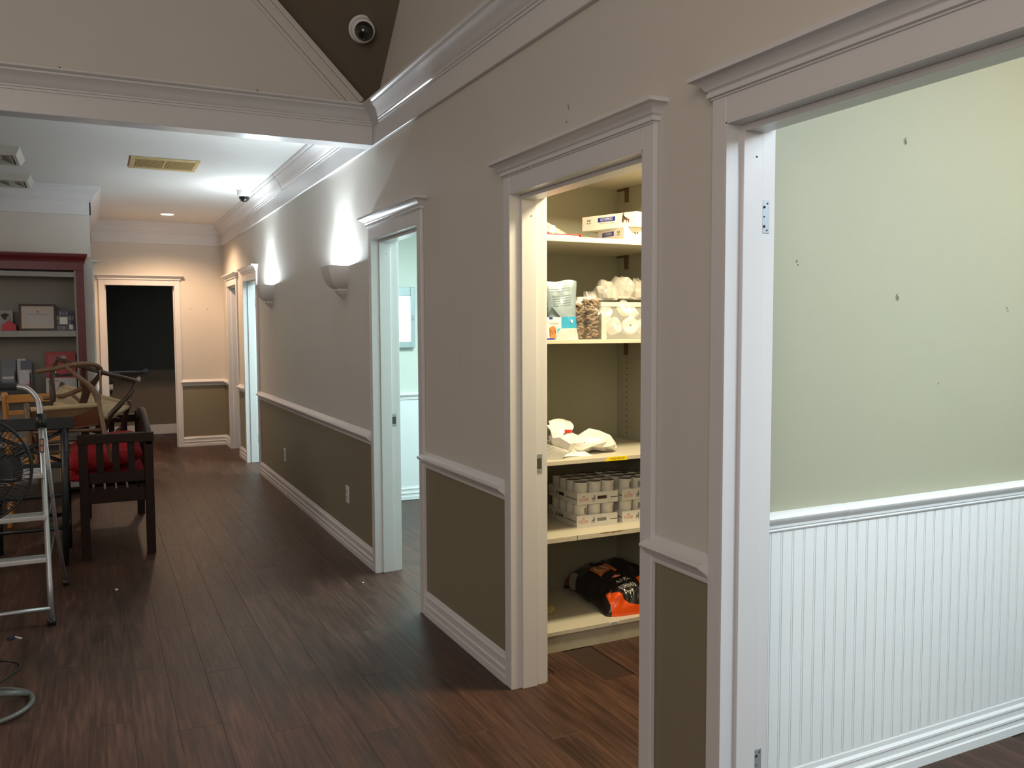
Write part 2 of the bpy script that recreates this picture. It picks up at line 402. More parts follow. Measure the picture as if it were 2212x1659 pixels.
struct(box('ceiling_side_room', WB, 4.6, 4.0, 13.4, 2.6, 2.66, CEIL))
struct(box('wall_far_room_back', WB, 4.5, 10.12, 10.22, 0, 2.7, SAGE2)); struct(box('wall_last_room_back', WB, 4.5, 13.3, 13.4, 0, 2.7, SAGE2))
# ------------------------------------------------------------------ floor: slab and planks
fl = struct(box('floor', -4.1, 4.6, -1.3, 13.4, -0.08, -0.004, SUBF))
PW, PL = 0.152, 1.22
bm = bmesh.new()
e = 0.0012
vs = [bm.verts.new(v) for v in [(-PW/2+0.0003, -PL/2+0.0003, -0.0035), (PW/2-0.0003, -PL/2+0.0003, -0.0035), (PW/2-0.0003, PL/2-0.0003, -0.0035), (-PW/2+0.0003, PL/2-0.0003, -0.0035),
      (-PW/2+0.0003, -PL/2+0.0003, -0.0004), (PW/2-0.0003, -PL/2+0.0003, -0.0004), (PW/2-0.0003, PL/2-0.0003, -0.0004), (-PW/2+0.0003, PL/2-0.0003, -0.0004),
      (-PW/2+e, -PL/2+e, 0), (PW/2-e, -PL/2+e, 0), (PW/2-e, PL/2-e, 0), (-PW/2+e, PL/2-e, 0)]]
for k in range(4):
    j = (k+1) % 4
    bm.faces.new((vs[k], vs[j], vs[4+j], vs[4+k])); bm.faces.new((vs[4+k], vs[4+j], vs[8+j], vs[8+k]))
bm.faces.new(vs[8:12])
plank0 = link('plank', bm, FLOOR, fl); first = True
def wanted(x, y):
    if -0.05-0.11*y <= x+PW and x < WB and 0.9 < y+PL/2 and y < YEND+0.3 and x > -1.05: 
        return y > 1.2+0.6*max(0, -x)*0
    if WB <= x < 3.45 and 0.75 < y < 2.0: return True
    if WB <= x < 2.65 and 2.0 <= y < 3.6: return True
    if WB <= x < 3.0 and 4.2 <= y < 7.2: return True
    if -0.1 < x < 1.25 and YEND+0.3 <= y < 13.3: return True
    return False
row = 0; x = 1.456-0.076-PW*17; nplank = 0
while x < 3.5:
    off = (row*0.43*PL) % PL
    y = -1.3+((4.185+1.3+PL/2) % PL) + off - PL
    while y < 13.6:
        if wanted(x, y) and nplank < 300:
            if first: o = plank0; first = False
            else: o = plank0.copy(); C.objects.link(o)
            o.parent = fl; o.location = (x, y, 0); nplank += 1
        y += PL
    x += PW; row += 1
print('planks', nplank)

# ------------------------------------------------------------------ chair rail, baseboards
def base_prof(h=0.128, d=0.018):
    return [(0, 0), (d, 0), (d, 0.030), (d-0.004, 0.036), (d-0.004, 0.052), (d, 0.056), (d, 0.064), (d-0.006, 0.070), (d-0.006, h-0.034), (d-0.003, h-0.030), (d-0.003, h-0.022), (d-0.009, h-0.014), (d-0.012, h-0.003), (0.003, h), (0, h)]
RP = [(0, RAILB), (0.010, RAILB), (0.012, RAILB+0.006), (0.012, RAILB+0.014), (0.017, RAILB+0.018), (0.020, RAILB+0.026), (0.031, RAILB+0.036), (0.040, RAILB+0.043), (0.043, RAILB+0.049), (0.041, RAILB+0.054), (0.031, RAILB+0.057), (0.018, RAILB+0.064), (0.010, RAILB+0.076), (0.004, RAILB+0.082), (0, RAILB+0.082)]
CW = 0.056   # casing width
wsegs = [(-1.2, 0.935-CW), (1.795+CW, 2.173-CW), (3.10+CW, 4.186-CW), (5.0+CW, 9.09-CW), (9.885+CW, 10.44-CW), (11.17+CW, YEND)]
bb = sroot('baseboard_right'); rl = sroot('trim_8')
for i, (a, b) in enumerate(wsegs):
    bm = bmesh.new(); sweep(bm, base_prof(), [lambda d, a=a: (WX-d, a), lambda d, b=b: (WX-d, b-(0.0 if b < YEND else d))]); link('baseboard_length', bm, TRIM, bb)
    bm = bmesh.new(); sweep(bm, RP, [lambda d, a=a: (WX-d, a+d*0.55-0.012 if a > 0 else a), lambda d, b=b: (WX-d, b+0.030 if b < YEND-0.1 else b-d)]); sharp_smooth(link('chair_rail', bm, TRIM, rl), 40)
bf = sroot('baseboard_far'); rf = sroot('trim_9')
bm = bmesh.new(); sweep(bm, base_prof(), [lambda d: (0.94+CW+0.005, YEND-d), lambda d: (WX-d, YEND-d)]); link('baseboard_length', bm, TRIM, bf)
bm = bmesh.new(); sweep(bm, RP, [lambda d: (0.94+CW-0.01, YEND-d), lambda d: (WX-d, YEND-d)]); sharp_smooth(link('chair_rail', bm, TRIM, rf), 40)
# left passage wall rail and base
bm = bmesh.new(); sweep(bm, RP, [lambda d: (d, 10.62), lambda d: (d, YEND)]); struct(sharp_smooth(link('trim_10', bm, TRIM), 40))

# room baseboards and rails (beadboard wainscot in the exam room)
def room_base(y, x0, x1, h=0.135):
    bm = bmesh.new(); d = 0.020
    pr = [(0, 0), (d, 0), (d, 0.030), (d-0.005, 0.034), (d-0.005, 0.050), (d, 0.054), (d, 0.062), (d-0.007, 0.068), (d-0.007, 0.088), (d-0.003, 0.092), (d-0.003, 0.100), (d-0.010, 0.108), (d-0.010, h-0.012), (0.004, h), (0, h)]
    sweep(bm, pr, [lambda d: (x0, y-d), lambda d: (x1, y-d)]); return link('baseboard_room', bm, RTRIM)
struct(room_base(1.932, WB, 3.8)); struct(room_base(7.067, WB, 4.5, 0.125))
def room_rail(y, x0, x1, nm):
    zb = 0.884
    pr = [(0, zb), (0.010, zb), (0.013, zb+0.005), (0.010, zb+0.010), (0.016, zb+0.014), (0.016, zb+0.022), (0.024, zb+0.030), (0.034, zb+0.040), (0.036, zb+0.047), (0.030, zb+0.052), (0.014, zb+0.058), (0, zb+0.060)]
    bm = bmesh.new(); sweep(bm, pr, [lambda d: (x0, y-d), lambda d: (x1, y-d)]); return struct(sharp_smooth(link(nm, bm, RTRIM), 35))
room_rail(1.93, WB, 2.105, 'trim_11'); r2 = room_rail(1.9285, 2.105, 3.8, 'trim_12'); room_rail(7.065, WB, 4.5, 'trim_13')
struct(box('trim_14', WB, 4.5, 7.060, 7.066, 0.1, 0.9, RTRIM))
# beadboard planks
wain = sroot('trim_15')
bm = bmesh.new(); pw = 0.0455
pr = [(-pw/2+0.0003, 0), (-pw/2+0.0003, -0.002), (-pw/2+0.0011, -0.006), (pw/2-0.0086, -0.006), (pw/2-0.0078, -0.0025), (pw/2-0.0072, -0.0025), (pw/2-0.0062, -0.0058), (pw/2-0.0014, -0.0058), (pw/2-0.0006, -0.002), (pw/2-0.0003, -0.002), (pw/2-0.0003, 0)]
lo = [bm.verts.new((x, y, 0)) for x, y in pr]; hi = [bm.verts.new((x, y, 0.77)) for x, y in pr]
for k in range(len(pr)): bm.faces.new((lo[k], lo[(k+1) % len(pr)], hi[(k+1) % len(pr)], hi[k]))
bm.faces.new(lo); bm.faces.new(hi[::-1])
bp0 = link('beadboard_plank', bm, RTRIM, wain)
for k in range(34):
    o = bp0 if k == 0 else bp0.copy()
    if k: C.objects.link(o); o.parent = wain
    o.location = (1.700+k*pw, 1.930, 0.118)

# ------------------------------------------------------------------ door frames
CORN = [(0, 2.108), (0.022, 2.108), (0.022, 2.112), (0.030, 2.114), (0.030, 2.126), (0.026, 2.129), (0.034, 2.134), (0.038, 2.142), (0.048, 2.152), (0.060, 2.158), (0.068, 2.160), (0.068, 2.172), (0, 2.172)]
def cornice(bm, face, a, b, z0=0.0, sc=1.0):
    """a<b along the wall; face(d, t) -> (x,y)"""
    ov = 0.020
    pr = [(d, z+z0) for d, z in CORN]
    sweep(bm, pr, [lambda d: face(0, a-(d-ov) if d > ov else a), lambda d: face(d, a-(d-ov) if d > ov else a), lambda d: face(d, b+(d-ov) if d > ov else b), lambda d: face(0, b+(d-ov) if d > ov else b)])
def hinge(parent, x, y, z, s=1):
    h = 0.089
    bm = bmesh.new(); bx(bm, x-0.012, x+0.012, y-0.0015, y+0.001, z-h/2, z+h/2)
    o = link('hinge_plate', bm, CHROME, parent, bevel=0.001)
    bm = bmesh.new()
    for dz, dx, r_ in ((0.036, 0.004, 0.0022), (0.026, -0.007, 0.0036), (0.0, -0.007, 0.0018), (-0.026, -0.007, 0.0036), (-0.036, 0.003, 0.0022)):
        lathe(bm, [(0, 0), (r_, 0), (r_, 0.0008), (0, 0.0008)], 10, Matrix.Translation((x+dx, y-0.0024, z+dz)) @ Matrix.Rotation(-PI/2, 4, 'X') @ Matrix.Scale(-1, 4, (0, 0, 1)))
    link('screw_hole', bm, HOLE, o)
def strike(parent, x, y, z):
    bm = bmesh.new()
    for z0, z1 in ((0.022, 0.040), (-0.040, -0.022)): bx(bm, x-0.014, x+0.014, y-0.0015, y+0.001, z+z0, z+z1)
    bx(bm, x+0.011, x+0.014, y-0.0015, y+0.001, z-0.022, z+0.022)
    o = link('strike_plate', bm, CHROME, parent)
    bm = bmesh.new(); bx(bm, x-0.013, x+0.011, y-0.0012, y+0.0005, z-0.022, z+0.022)
    for dz in (0.031, -0.031):
        for dx in (-0.010, 0.0): bx(bm, x+dx-0.0014, x+dx+0.0014, y-0.0022, y, z+dz-0.0014, z+dz+0.0014)
    link('latch_recess', bm, mat('dark_recess', (0.07, 0.062, 0.05), 0.6), o)
def door_frame(num, a, b, hinges=(), strikes=(), m=TRIM):
    d = sroot('door_%d' % num)
    bm = bmesh.new()
    f = FACE-0.001
    # two-step casing: inner flat and outer back band
    for (y0, y1) in ((a-CW, a), (b, b+CW)):
        bx(bm, f, WX, y0, y1, 0, 2.112)
    bx(bm, f+0.0008, WX, a, b, HEAD, 2.112)
    link('casing', bm, m, d, bevel=0.003)
    bm = bmesh.new(); cornice(bm, lambda dd, t: (WX-dd, t), a-CW, b+CW); sharp_smooth(link('head_cornice', bm, m, d), 28)
    bm = bmesh.new()   # jamb lining
    bx(bm, f, WB+0.004, a-0.001, a+0.004, 0, HEAD); bx(bm, f, WB+0.004, b-0.004, b+0.001, 0, HEAD); bx(bm, f, WB+0.004, a, b, HEAD-0.004, HEAD+0.001)
    link('jamb', bm, m, d)
    bm = bmesh.new()   # stop
    bx(bm, 1.560, 1.628, a, a+0.017, 0, HEAD-0.004); bx(bm, 1.560, 1.628, b-0.017, b, 0, HEAD-0.004); bx(bm, 1.560, 1.628, a+0.017, b-0.017, HEAD-0.021, HEAD-0.004)
    link('door_stop', bm, m, d, bevel=0.002)
    bm = bmesh.new()   # room side casing
    for (y0, y1) in ((a-CW, a), (b, b+CW)): bx(bm, WB, WB+0.016, y0, y1, 0, 2.10)
    bx(bm, WB, WB+0.016, a, b, HEAD, 2.10)
    link('inner_casing', bm, m, d, bevel=0.002)
    for z in hinges: hinge(d, 1.650, b-0.004, z)
    for z in strikes: strike(d, 1.644, b-0.004, z)
    bm = bmesh.new(); bx(bm, 1.602, 1.606, b-0.0185, b-0.016, 1.953, 1.957); link('screw_hole', bm, HOLE, d)
    return d
door_frame(3, 0.935, 1.795, hinges=(1.80, 0.265)); door_frame(2, 2.173, 3.10, strikes=(0.94,)); door_frame(1, 4.186, 5.0, strikes=(0.94,))
door_frame(4, 9.09, 9.885, hinges=(1.80, 0.265)); door_frame(5, 10.44, 11.17, strikes=(0.94,))
# far doorway
d6 = sroot('door_6')
bm = bmesh.new(); yf = YEND-0.018
bx(bm, 0.135-0.065, 0.135, yf, YEND, 0, 2.13); bx(bm, 0.94, 0.94+0.062, yf, YEND, 0, 2.13); bx(bm, 0.135, 0.94, yf, YEND, 2.065, 2.13)
link('casing', bm, TRIM, d6, bevel=0.003)
bm = bmesh.new(); cornice(bm, lambda dd, t: (t, YEND-dd), 0.135-0.065, 1.002, 0.016); sharp_smooth(link('head_cornice', bm, TRIM, d6), 28)
bm = bmesh.new(); bx(bm, 0.134, 0.141, yf, YEND+0.12, 0, 2.065); bx(bm, 0.934, 0.941, yf, YEND+0.12, 0, 2.065); bx(bm, 0.135, 0.94, yf, YEND+0.12, 2.059, 2.066)
link('jamb', bm, TRIM, d6)
bm = bmesh.new(); bx(bm, 0.141, 0.153, YEND+0.05, YEND+0.085, 0, 2.055); bx(bm, 0.922, 0.934, YEND+0.05, YEND+0.085, 0, 2.055)
link('door_stop', bm, TRIM, d6)
# left passage doorway, seen edge on: casing, cornice and switch plate
d7 = sroot('door_7')
bm = bmesh.new(); bx(bm, 0.0, 0.022, 9.62, 9.70, 0, 2.14); bx(bm, 0.0, 0.022, 10.52, 10.60, 0, 2.14); bx(bm, 0, 0.022, 9.70, 10.52, 2.05, 2.14); link('casing', bm, TRIM, d7, bevel=0.003)
bm = bmesh.new(); cornice(bm, lambda dd, t: (dd, t), 9.62, 10.60, 0.03); sharp_smooth(link('head_cornice', bm, TRIM, d7), 28)
bm = bmesh.new(); bx(bm, 0.0, 0.012, 9.70, 10.52, 0.0, 2.05); link('door_leaf', bm, TRIM, d7)

# ------------------------------------------------------------------ wall fittings
def sconce(y, label):
    t = thing('wall_sconce', label, 'lamp', (WX, y, 1.71), group=None)
    # half-octagonal bowl: plan (depth, half width) scaled by profile
    plan = [(0.0, -0.150), (0.132, -0.112), (0.132, 0.112), (0.0, 0.150)]
    prof = [(0.44, 0.062), (0.55, 0.070), (0.68, 0.084), (0.80, 0.108), (0.895, 0.140), (0.955, 0.172), (0.99, 0.200), (1.0, 0.212)]
    bm = bmesh.new(); rings = []
    for s, z in prof:
        rings.append([bm.verts.new((-d*s, w*s, z)) for d, w in plan])
    for s, z in [(0.94, 0.212), (0.90, 0.18), (0.70, 0.11), (0.4, 0.075)]:
        rings.append([bm.verts.new((-d*s, w*s, z)) for d, w in plan])
    n = len(plan)
    for a, b in zip(rings, rings[1:]):
        for k in range(n-1): bm.faces.new((a[k], a[k+1], b[k+1], b[k]))
    bm.faces.new(rings[0][::-1]); bm.faces.new(rings[-1])
    sharp_smooth(link('bowl', bm, SCON, t), 18)
    bm = bmesh.new()
    for s0, z0, s1, z1 in ((0.46, 0.046, 0.46, 0.062), (0.34, 0.028, 0.40, 0.046), (0.14, 0.002, 0.32, 0.028), (0.08, -0.006, 0.13, 0.002)):
        a = [bm.verts.new((-d*s0, w*s0, z0)) for d, w in plan]; b = [bm.verts.new((-d*s1, w*s1, z1)) for d, w in plan]
        for k in range(n): bm.faces.new((a[k], a[(k+1) % n], b[(k+1) % n], b[k]))
        bm.faces.new(a[::-1]); bm.faces.new(b)
    link('finial', bm, SCON, t)
    bm = bmesh.new(); lathe(bm, [(0, 0.112), (0.022, 0.112), (0.030, 0.135), (0.030, 0.150), (0, 0.158)], 16, Matrix.Translation((-0.062, 0, 0)))
    link('bulb', bm, LEDEM, t, smooth=True)
    light('sconce_lamp', 'POINT', (WX-0.062, y, 1.71+0.192), 54.0, COOL, 0.02)
    light('sconce_beam', 'SPOT', (WX-0.068, y, 1.71+0.175), 36.0, COOL, 0.03, target=(WX-0.045, y, 2.5), spot=R(80), blend=0.9)
    return t
sconce(5.68, 'larger nearer white wall sconce left of the bright middle doorway')
sconce(8.30, 'smaller farther white wall sconce near the end of the hall')

def outlet(y, z, label):
    t = thing('outlet_plate', label, 'outlet', (WX, y, z))
    bm = bmesh.new(); bx(bm, -0.006, 0, -0.036, 0.036, -0.058, 0.058); link('plate', bm, WPLAS, t, bevel=0.003)
    bm = bmesh.new()
    for dz in (0.022, -0.022): bx(bm, -0.009, -0.004, -0.017, 0.017, dz-0.014, dz+0.014)
    link('socket', bm, mat('socket_plastic', (0.5, 0.49, 0.47), 0.4), t, bevel=0.003)
outlet(5.672, 0.372, 'outlet plate on the olive wall nearer the bright middle doorway'); outlet(7.80, 0.364, 'outlet plate on the olive wall under the farther sconce')
# switch plate on passage wall, seen from the side
t = thing('switch_plate', 'pale switch plate seen edge on beside the dark doorway', 'switch', (0.0, 9.35, 1.70))
bm = bmesh.new(); bx(bm, 0, 0.016, -0.05, 0.05, -0.07, 0.07); link('plate', bm, WPLAS, t, bevel=0.004)
bm = bmesh.new(); bx(bm, 0.010, 0.024, -0.012, 0.012, -0.02, 0.02); link('toggle', bm, WPLAS, t)

# nail marks, anchors and dabs of filler left on the walls (parts of the walls)
def mark(x, y, z, kind, parent, axis='x', s=1.0, seed=0):
    rnd = random.Random(seed); bm = bmesh.new(); n = 9
    for q in range(2 if kind == 'anchor' else 1):
        cx, cz = (rnd.uniform(-0.004, 0.004), q*-0.010)
        rad = 0.0045*s*(0.7 if q else 1)
        ring = []
        for k in range(n):
            r_ = rad*rnd.uniform(0.6, 1.25); a = 2*PI*k/n
            u, v = cx+r_*math.cos(a), cz+r_*1.4*math.sin(a)
            ring.append(bm.verts.new((x-0.0012, y+u, z+v) if axis == 'x' else (x+u, y-0.0012, z+v)))
        c = bm.verts.new((x-0.003, y+cx, z+cz) if axis == 'x' else (x+cx, y-0.003, z+cz))
        for k in range(n): bm.faces.new((ring[k], ring[(k+1) % n], c))
    if kind == 'hook':
        p = [(0.0, 0.014), (-0.006, 0.006), (-0.006, -0.006), (0.0, -0.014), (0.004, -0.006)]
        tube(bm, [(x-0.003, y+u*s, z+v*s) if axis == 'x' else (x+u*s, y-0.003, z+v*s) for u, v in p], 0.0016*s, 5)
    return link('nail_mark', bm, SPACK if kind == 'pale' else mat('old_anchor', (0.20, 0.19, 0.14), 0.7), parent)
we = bpy.data.objects['wall_exam_room']
for i, (x_, z_, k_) in enumerate(((2.358, 2.095, 'hook'), (1.905, 1.699, 'anchor'), (2.338, 1.597, 'hook'), (2.895, 1.565, 'anchor'), (2.549, 1.311, 'dot'))):
    mark(x_, 1.93, z_, k_, we, 'y', 0.5 if k_ == 'dot' else 0.75, i)
for i, (y_, z_, k_, s_) in enumerate(((2.651, 2.283, 'anchor', 0.8), (2.67, 2.231, 'dot', 0.8), (6.492, 2.102, 'pale', 2.2), (7.538, 2.143, 'pale', 1.6), (7.562, 1.346, 'dot', 1.4), (3.657, 1.372, 'dot', 0.7), (3.652, 1.329, 'dot', 0.7))):
    mark(WX, y_, z_, k_, wall_right, 'x', s_, 20+i)
wf = bpy.data.objects['wall_far']
for i, (x_, z_) in enumerate(((1.13, 1.77), (1.33, 1.77))): mark(x_, YEND, z_, 'dot', wf, 'y', 1.2, 40+i)
# notches where screws came out of the gable wall above the crown
wg = bpy.data.objects['wall_gable']
for i, (x_, z_) in enumerate(((-0.11, 2.812), (0.41, 2.808), (0.86, 2.812))):
    bm = bmesh.new(); bx(bm, x_-0.003, x_+0.003, BY+0.017, BY+0.021, z_-0.004, z_+0.016); link('nail_mark', bm, HOLE, wg)

# ------------------------------------------------------------------ ceiling fittings
def dome(loc, rot, label):
    t = thing('dome_camera', label, 'camera', loc, rot)
    bm = bmesh.new(); lathe(bm, [(0, 0), (0.074, 0), (0.074, -0.006), (0.066, -0.012), (0.064, -0.055), (0.058, -0.066), (0.050, -0.068), (0, -0.066)], 32); sharp_smooth(link('housing', bm, WPLAS, t), 40)
    bm = bmesh.new(); lathe(bm, [(0.052, -0.066)]+[(0.052*math.cos(a), -0.066-0.052*math.sin(a)) for a in [i*PI/16 for i in range(1, 8)]]+[(0, -0.118)], 32); link('dome_cover', bm, GLASSB, t, smooth=True)
    bm = bmesh.new(); lathe(bm, [(0, -0.113), (0.010, -0.112), (0.012, -0.108), (0, -0.1)], 12); link('lens', bm, BLACK, t)
    return t
dome((1.339, 8.53, LOWC), (0, 0, 0), 'white dome camera with black bubble on the lower flat ceiling')
cam2 = Vector((1.395, 4.686, K-1.395-4.686))
nrm = Vector((-1, -1, -1)).normalized()
vd = (cam2-Vector((0, 0, 1.5))).normalized()
ax = (-vd*0.90+Vector((0.898, -0.44, 0))*0.15+Vector((0, 0, -1))*0.16).normalized()
dome(cam2+nrm*0.02, (-ax).to_track_quat('Z', 'Y').to_euler(), 'white dome camera with black bubble on the sloped brown ceiling')
bm = bmesh.new(); tube(bm, [(1.40, 8.53, LOWC-0.004), (1.425, 8.52, LOWC-0.005), (1.45, 8.5, LOWC-0.004)], 0.003, 6)
tag(link('camera_cable', bm, WPLAS), 'short pale cable running from the flat ceiling dome camera to the crown', 'cable')
# recessed lamp
t = thing('recessed_lamp', 'small round glowing recessed lamp in the far ceiling', 'lamp', (0.81, 10.69, LOWC))
bm = bmesh.new(); lathe(bm, [(0.070, 0.0), (0.070, -0.003), (0.090, -0.003), (0.092, 0.0)], 32); link('trim_ring', bm, WPLAS, t)
bm = bmesh.new(); lathe(bm, [(0, -0.0015), (0.072, -0.0015), (0.072, 0), (0, 0)], 32); link('lens_disc', bm, CANEM, t)
light('recessed_lamp_light', 'SPOT', (0.81, 10.69, LOWC-0.02), 155, WARM, 0.05, target=(0.81, 10.69, 0), spot=R(140), blend=0.6)
# brass register
t = thing('brass_register', 'yellow brass air register with narrow fins in the white ceiling', 'vent', (0.555, 7.485, LOWC))
bm = bmesh.new(); w, h = 0.255, 0.245
# the register is set flat against the ceiling
for x0, x1, y0, y1 in ((-w, -w+0.035, -h, h), (w-0.035, w, -h, h), (-w+0.035, w-0.035, -h, -h+0.07), (-w+0.035, w-0.035, h-0.07, h)): bx(bm, x0, x1, y0, y1, -0.010, 0)
link('frame', bm, BRASS, t, bevel=0.004)
bm = bmesh.new(); bx(bm, -w+0.03, w-0.03, -h+0.06, h-0.06, -0.0015, 0); link('backing', bm, mat('brass_shadow', (0.30, 0.24, 0.12), 0.6), t)
bm = bmesh.new()
for k in range(40):
    x_ = -w+0.040+k*(2*w-0.08)/39
    if abs(k-19.5) < 1: continue
    v = bx(bm, x_-0.0025, x_+0.0025, -h+0.065, h-0.065, -0.009, -0.002)
o = link('fins', bm, BRASS, t); o['kind'] = 'stuff'
bm = bmesh.new(); bx(bm, -0.008, 0.008, -h+0.065, h-0.065, -0.009, -0.002); link('centre_bar', bm, BRASS, t)
# white surface vents at the left edge
def vent(y0, y1, x1, label, k=3):
    t = thing('ceiling_vent', label, 'vent', (x1, (y0+y1)/2, LOWC)); hh = (y1-y0)/2; L = 0.62
    bm = bmesh.new()
    a = [(-L, -hh, 0), (0, -hh, 0), (0, hh, 0), (-L, hh, 0)]; b = [(-L+0.03, -hh+0.05, -0.055), (-0.03, -hh+0.05, -0.055), (-0.03, hh-0.05, -0.055), (-L+0.03, hh-0.05, -0.055)]
    ins = 0.025; c = [(-L+0.03+ins, -hh+0.05+ins, -0.055), (-0.03-ins, -hh+0.05+ins, -0.055), (-0.03-ins, hh-0.05-ins, -0.055), (-L+0.03+ins, hh-0.05-ins, -0.055)]
    A = [bm.verts.new(v) for v in a]; B = [bm.verts.new(v) for v in b]; D = [bm.verts.new(v) for v in c]; E_ = [bm.verts.new((v[0], v[1], -0.02)) for v in c]
    for i in range(4):
        j = (i+1) % 4; bm.faces.new((A[i], A[j], B[j], B[i])); bm.faces.new((B[i], B[j], D[j], D[i])); bm.faces.new((D[i], D[j], E_[j], E_[i]))
    bm.faces.new(A[::-1]); bm.faces.new(E_)
    link('housing', bm, mat('vent_metal', (0.50, 0.48, 0.43), 0.45), t, bevel=0.002)
    for i in range(5):
        bm = bmesh.new(); x_ = -L+0.11+i*(L-0.2)/4
        bx(bm, -0.030, 0.030, -hh+0.076, hh-0.076, -0.001, 0.001, M=Matrix.Translation((x_, 0, -0.036)) @ Matrix.Rotation(R(38), 4, 'Y'))
        link('louvre', bm, mat('vent_metal', (0.5, 0.48, 0.43), 0.45), t)
vent(7.24, 7.80, -0.44, 'white ceiling vent at the left edge, nearer the beam'); vent(8.45, 9.0-0.02, -0.44, 'white ceiling vent at the left edge, nearer the bookcase wall')

# lit frame in the middle side room
t = thing('light_box', 'glowing white panel in a grey metal wall frame seen through the middle doorway', 'light box', (2.18, 7.06, 1.60))
bm = bmesh.new(); w, h = 0.33, 0.262
for x0, x1, z0, z1 in ((-w, -w+0.04, -h, h), (w-0.04, w, -h, h), (-w+0.04, w-0.04, -h, -h+0.055), (-w+0.04, w-0.04, h-0.075, h)): bx(bm, x0, x1, -0.045, 0, z0, z1)
link('frame', bm, mat('satin_grey_metal', (0.42, 0.48, 0.50), 0.35, 0.5), t, bevel=0.004)
bm = bmesh.new(); bx(bm, -w+0.03, w-0.03, -0.030, -0.01, -h+0.05, h-0.07); link('diffuser', bm, LITE, t)
bm = bmesh.new(); bx(bm, w-0.026, w-0.012, -0.056, -0.044, -0.02, 0.02); link('latch', bm, CHROME, t, bevel=0.003)

# grab bar and dispenser in the dark room
t = thing('grab_bar', 'dark metal grab bar on the wall of the unlit room', 'rail', (0.15, 13.25, 0.915))
bm = bmesh.new(); tube(bm, [(-0.2, -0.07, 0), (0.47, -0.07, 0)], 0.017, 12); link('bar', bm, CHROME, t, smooth=True)
bm = bmesh.new(); tube(bm, spline([(0.45, -0.07, 0), (0.49, -0.055, 0), (0.50, 0, 0)]), 0.017, 10); lathe(bm, [(0, 0), (0.042, 0), (0.042, 0.008), (0, 0.008)], 20, Matrix.Translation((0.50, 0, 0)) @ Matrix.Rotation(PI/2, 4, 'X')); link('flange', bm, CHROME, t, smooth=True)
t = thing('paper_dispenser', 'small dark paper roll holder under the grab bar', 'dispenser', (0.19, 13.25, 0.72))
bm = bmesh.new(); bx(bm, -0.06, 0.035, -0.09, 0, 0.03, 0.075); link('cover', bm, BLACK, t, bevel=0.01)
bm = bmesh.new(); lathe(bm, [(0, -0.045), (0.05, -0.045), (0.05, 0.045), (0, 0.045)], 20, Matrix.Translation((-0.015, -0.055, -0.02)) @ Matrix.Rotation(PI/2, 4, 'Y')); link('paper_roll', bm, PAPER, t, smooth=False)

# ------------------------------------------------------------------ closet shelving
SF = 3.362; SB = 3.955
t = thing('closet_shelving', 'built in cream closet shelves with dark gaps behind the open closet doorway', 'shelving', (WB, SF, 0))
def rel(x, y, z): return (x-WB, y-SF, z)
for z0, z1 in ((2.249, 2.272), (1.891, 1.914), (1.430, 1.448), (0.876, 0.896), (0.517, 0.541), (0.082, 0.102)):
    bm = bmesh.new(); bx(bm, 0.001, 2.588-WB, 0, SB-SF, z0, z1); link('shelf', bm, SHELFC, t, bevel=0.0015)
bm = bmesh.new(); bx(bm, 2.590-WB, 2.612-WB, 0.0, SB-SF, 0, 2.5); link('side_panel', bm, SHELFG, t)
bm = bmesh.new(); bx(bm, 0.0, 2.612-WB, SB-SF, SB-SF+0.01, 0, 2.5); link('back_panel', bm, SHELFG, t)
bm = bmesh.new(); bx(bm, 0.001, 2.588-WB, 0.012, 0.03, 0, 0.082); link('kick_board', bm, KICK, t)
for z in (2.249, 1.891, 1.430):
    bm = bmesh.new(); bx(bm, 2.588-WB-0.010, 2.590-WB, 3.86-SF-0.012, 3.86-SF+0.012, z-0.075, z); bx(bm, 2.588-WB-0.010, 2.590-WB, 3.86-SF, 3.945-SF, z-0.010, z); link('bracket', bm, mat('brown_bracket', (0.10, 0.06, 0.02), 0.6), t)
bm = bmesh.new()
for k in range(14): bx(bm, 2.5893-WB, 2.5905-WB, 3.86-SF-0.003, 3.86-SF+0.003, 0.93+k*0.032-0.003, 0.93+k*0.032+0.003)
link('peg_holes', bm, HOLE, t)['kind'] = 'stuff'
# chipped edge on the lower middle shelf, where the wood core shows
bm = bmesh.new(); rnd = random.Random(3)
top = []; xs = [2.10+i*0.012 for i in range(14)]
for x_ in xs: top.append((x_, 0.5385, 0.5385-rnd.uniform(0.002, 0.008)*math.sin((x_-2.10)/0.156*PI+0.1)))
for (xa, za, zb), (xb, zc, zd) in zip(top, top[1:]):
    f = bm.faces.new([bm.verts.new((xa-WB, -0.0008, za)), bm.verts.new((xb-WB, -0.0008, zc)), bm.verts.new((xb-WB, -0.0008, zd)), bm.verts.new((xa-WB, -0.0008, zb))])
link('chipped_edge', bm, STAINB, t)
bm = bmesh.new(); bx(bm, 1.985-WB, 1.987-WB, -0.0012, 0, 0.519, 0.541); link('edge_joint', bm, HOLE, t)
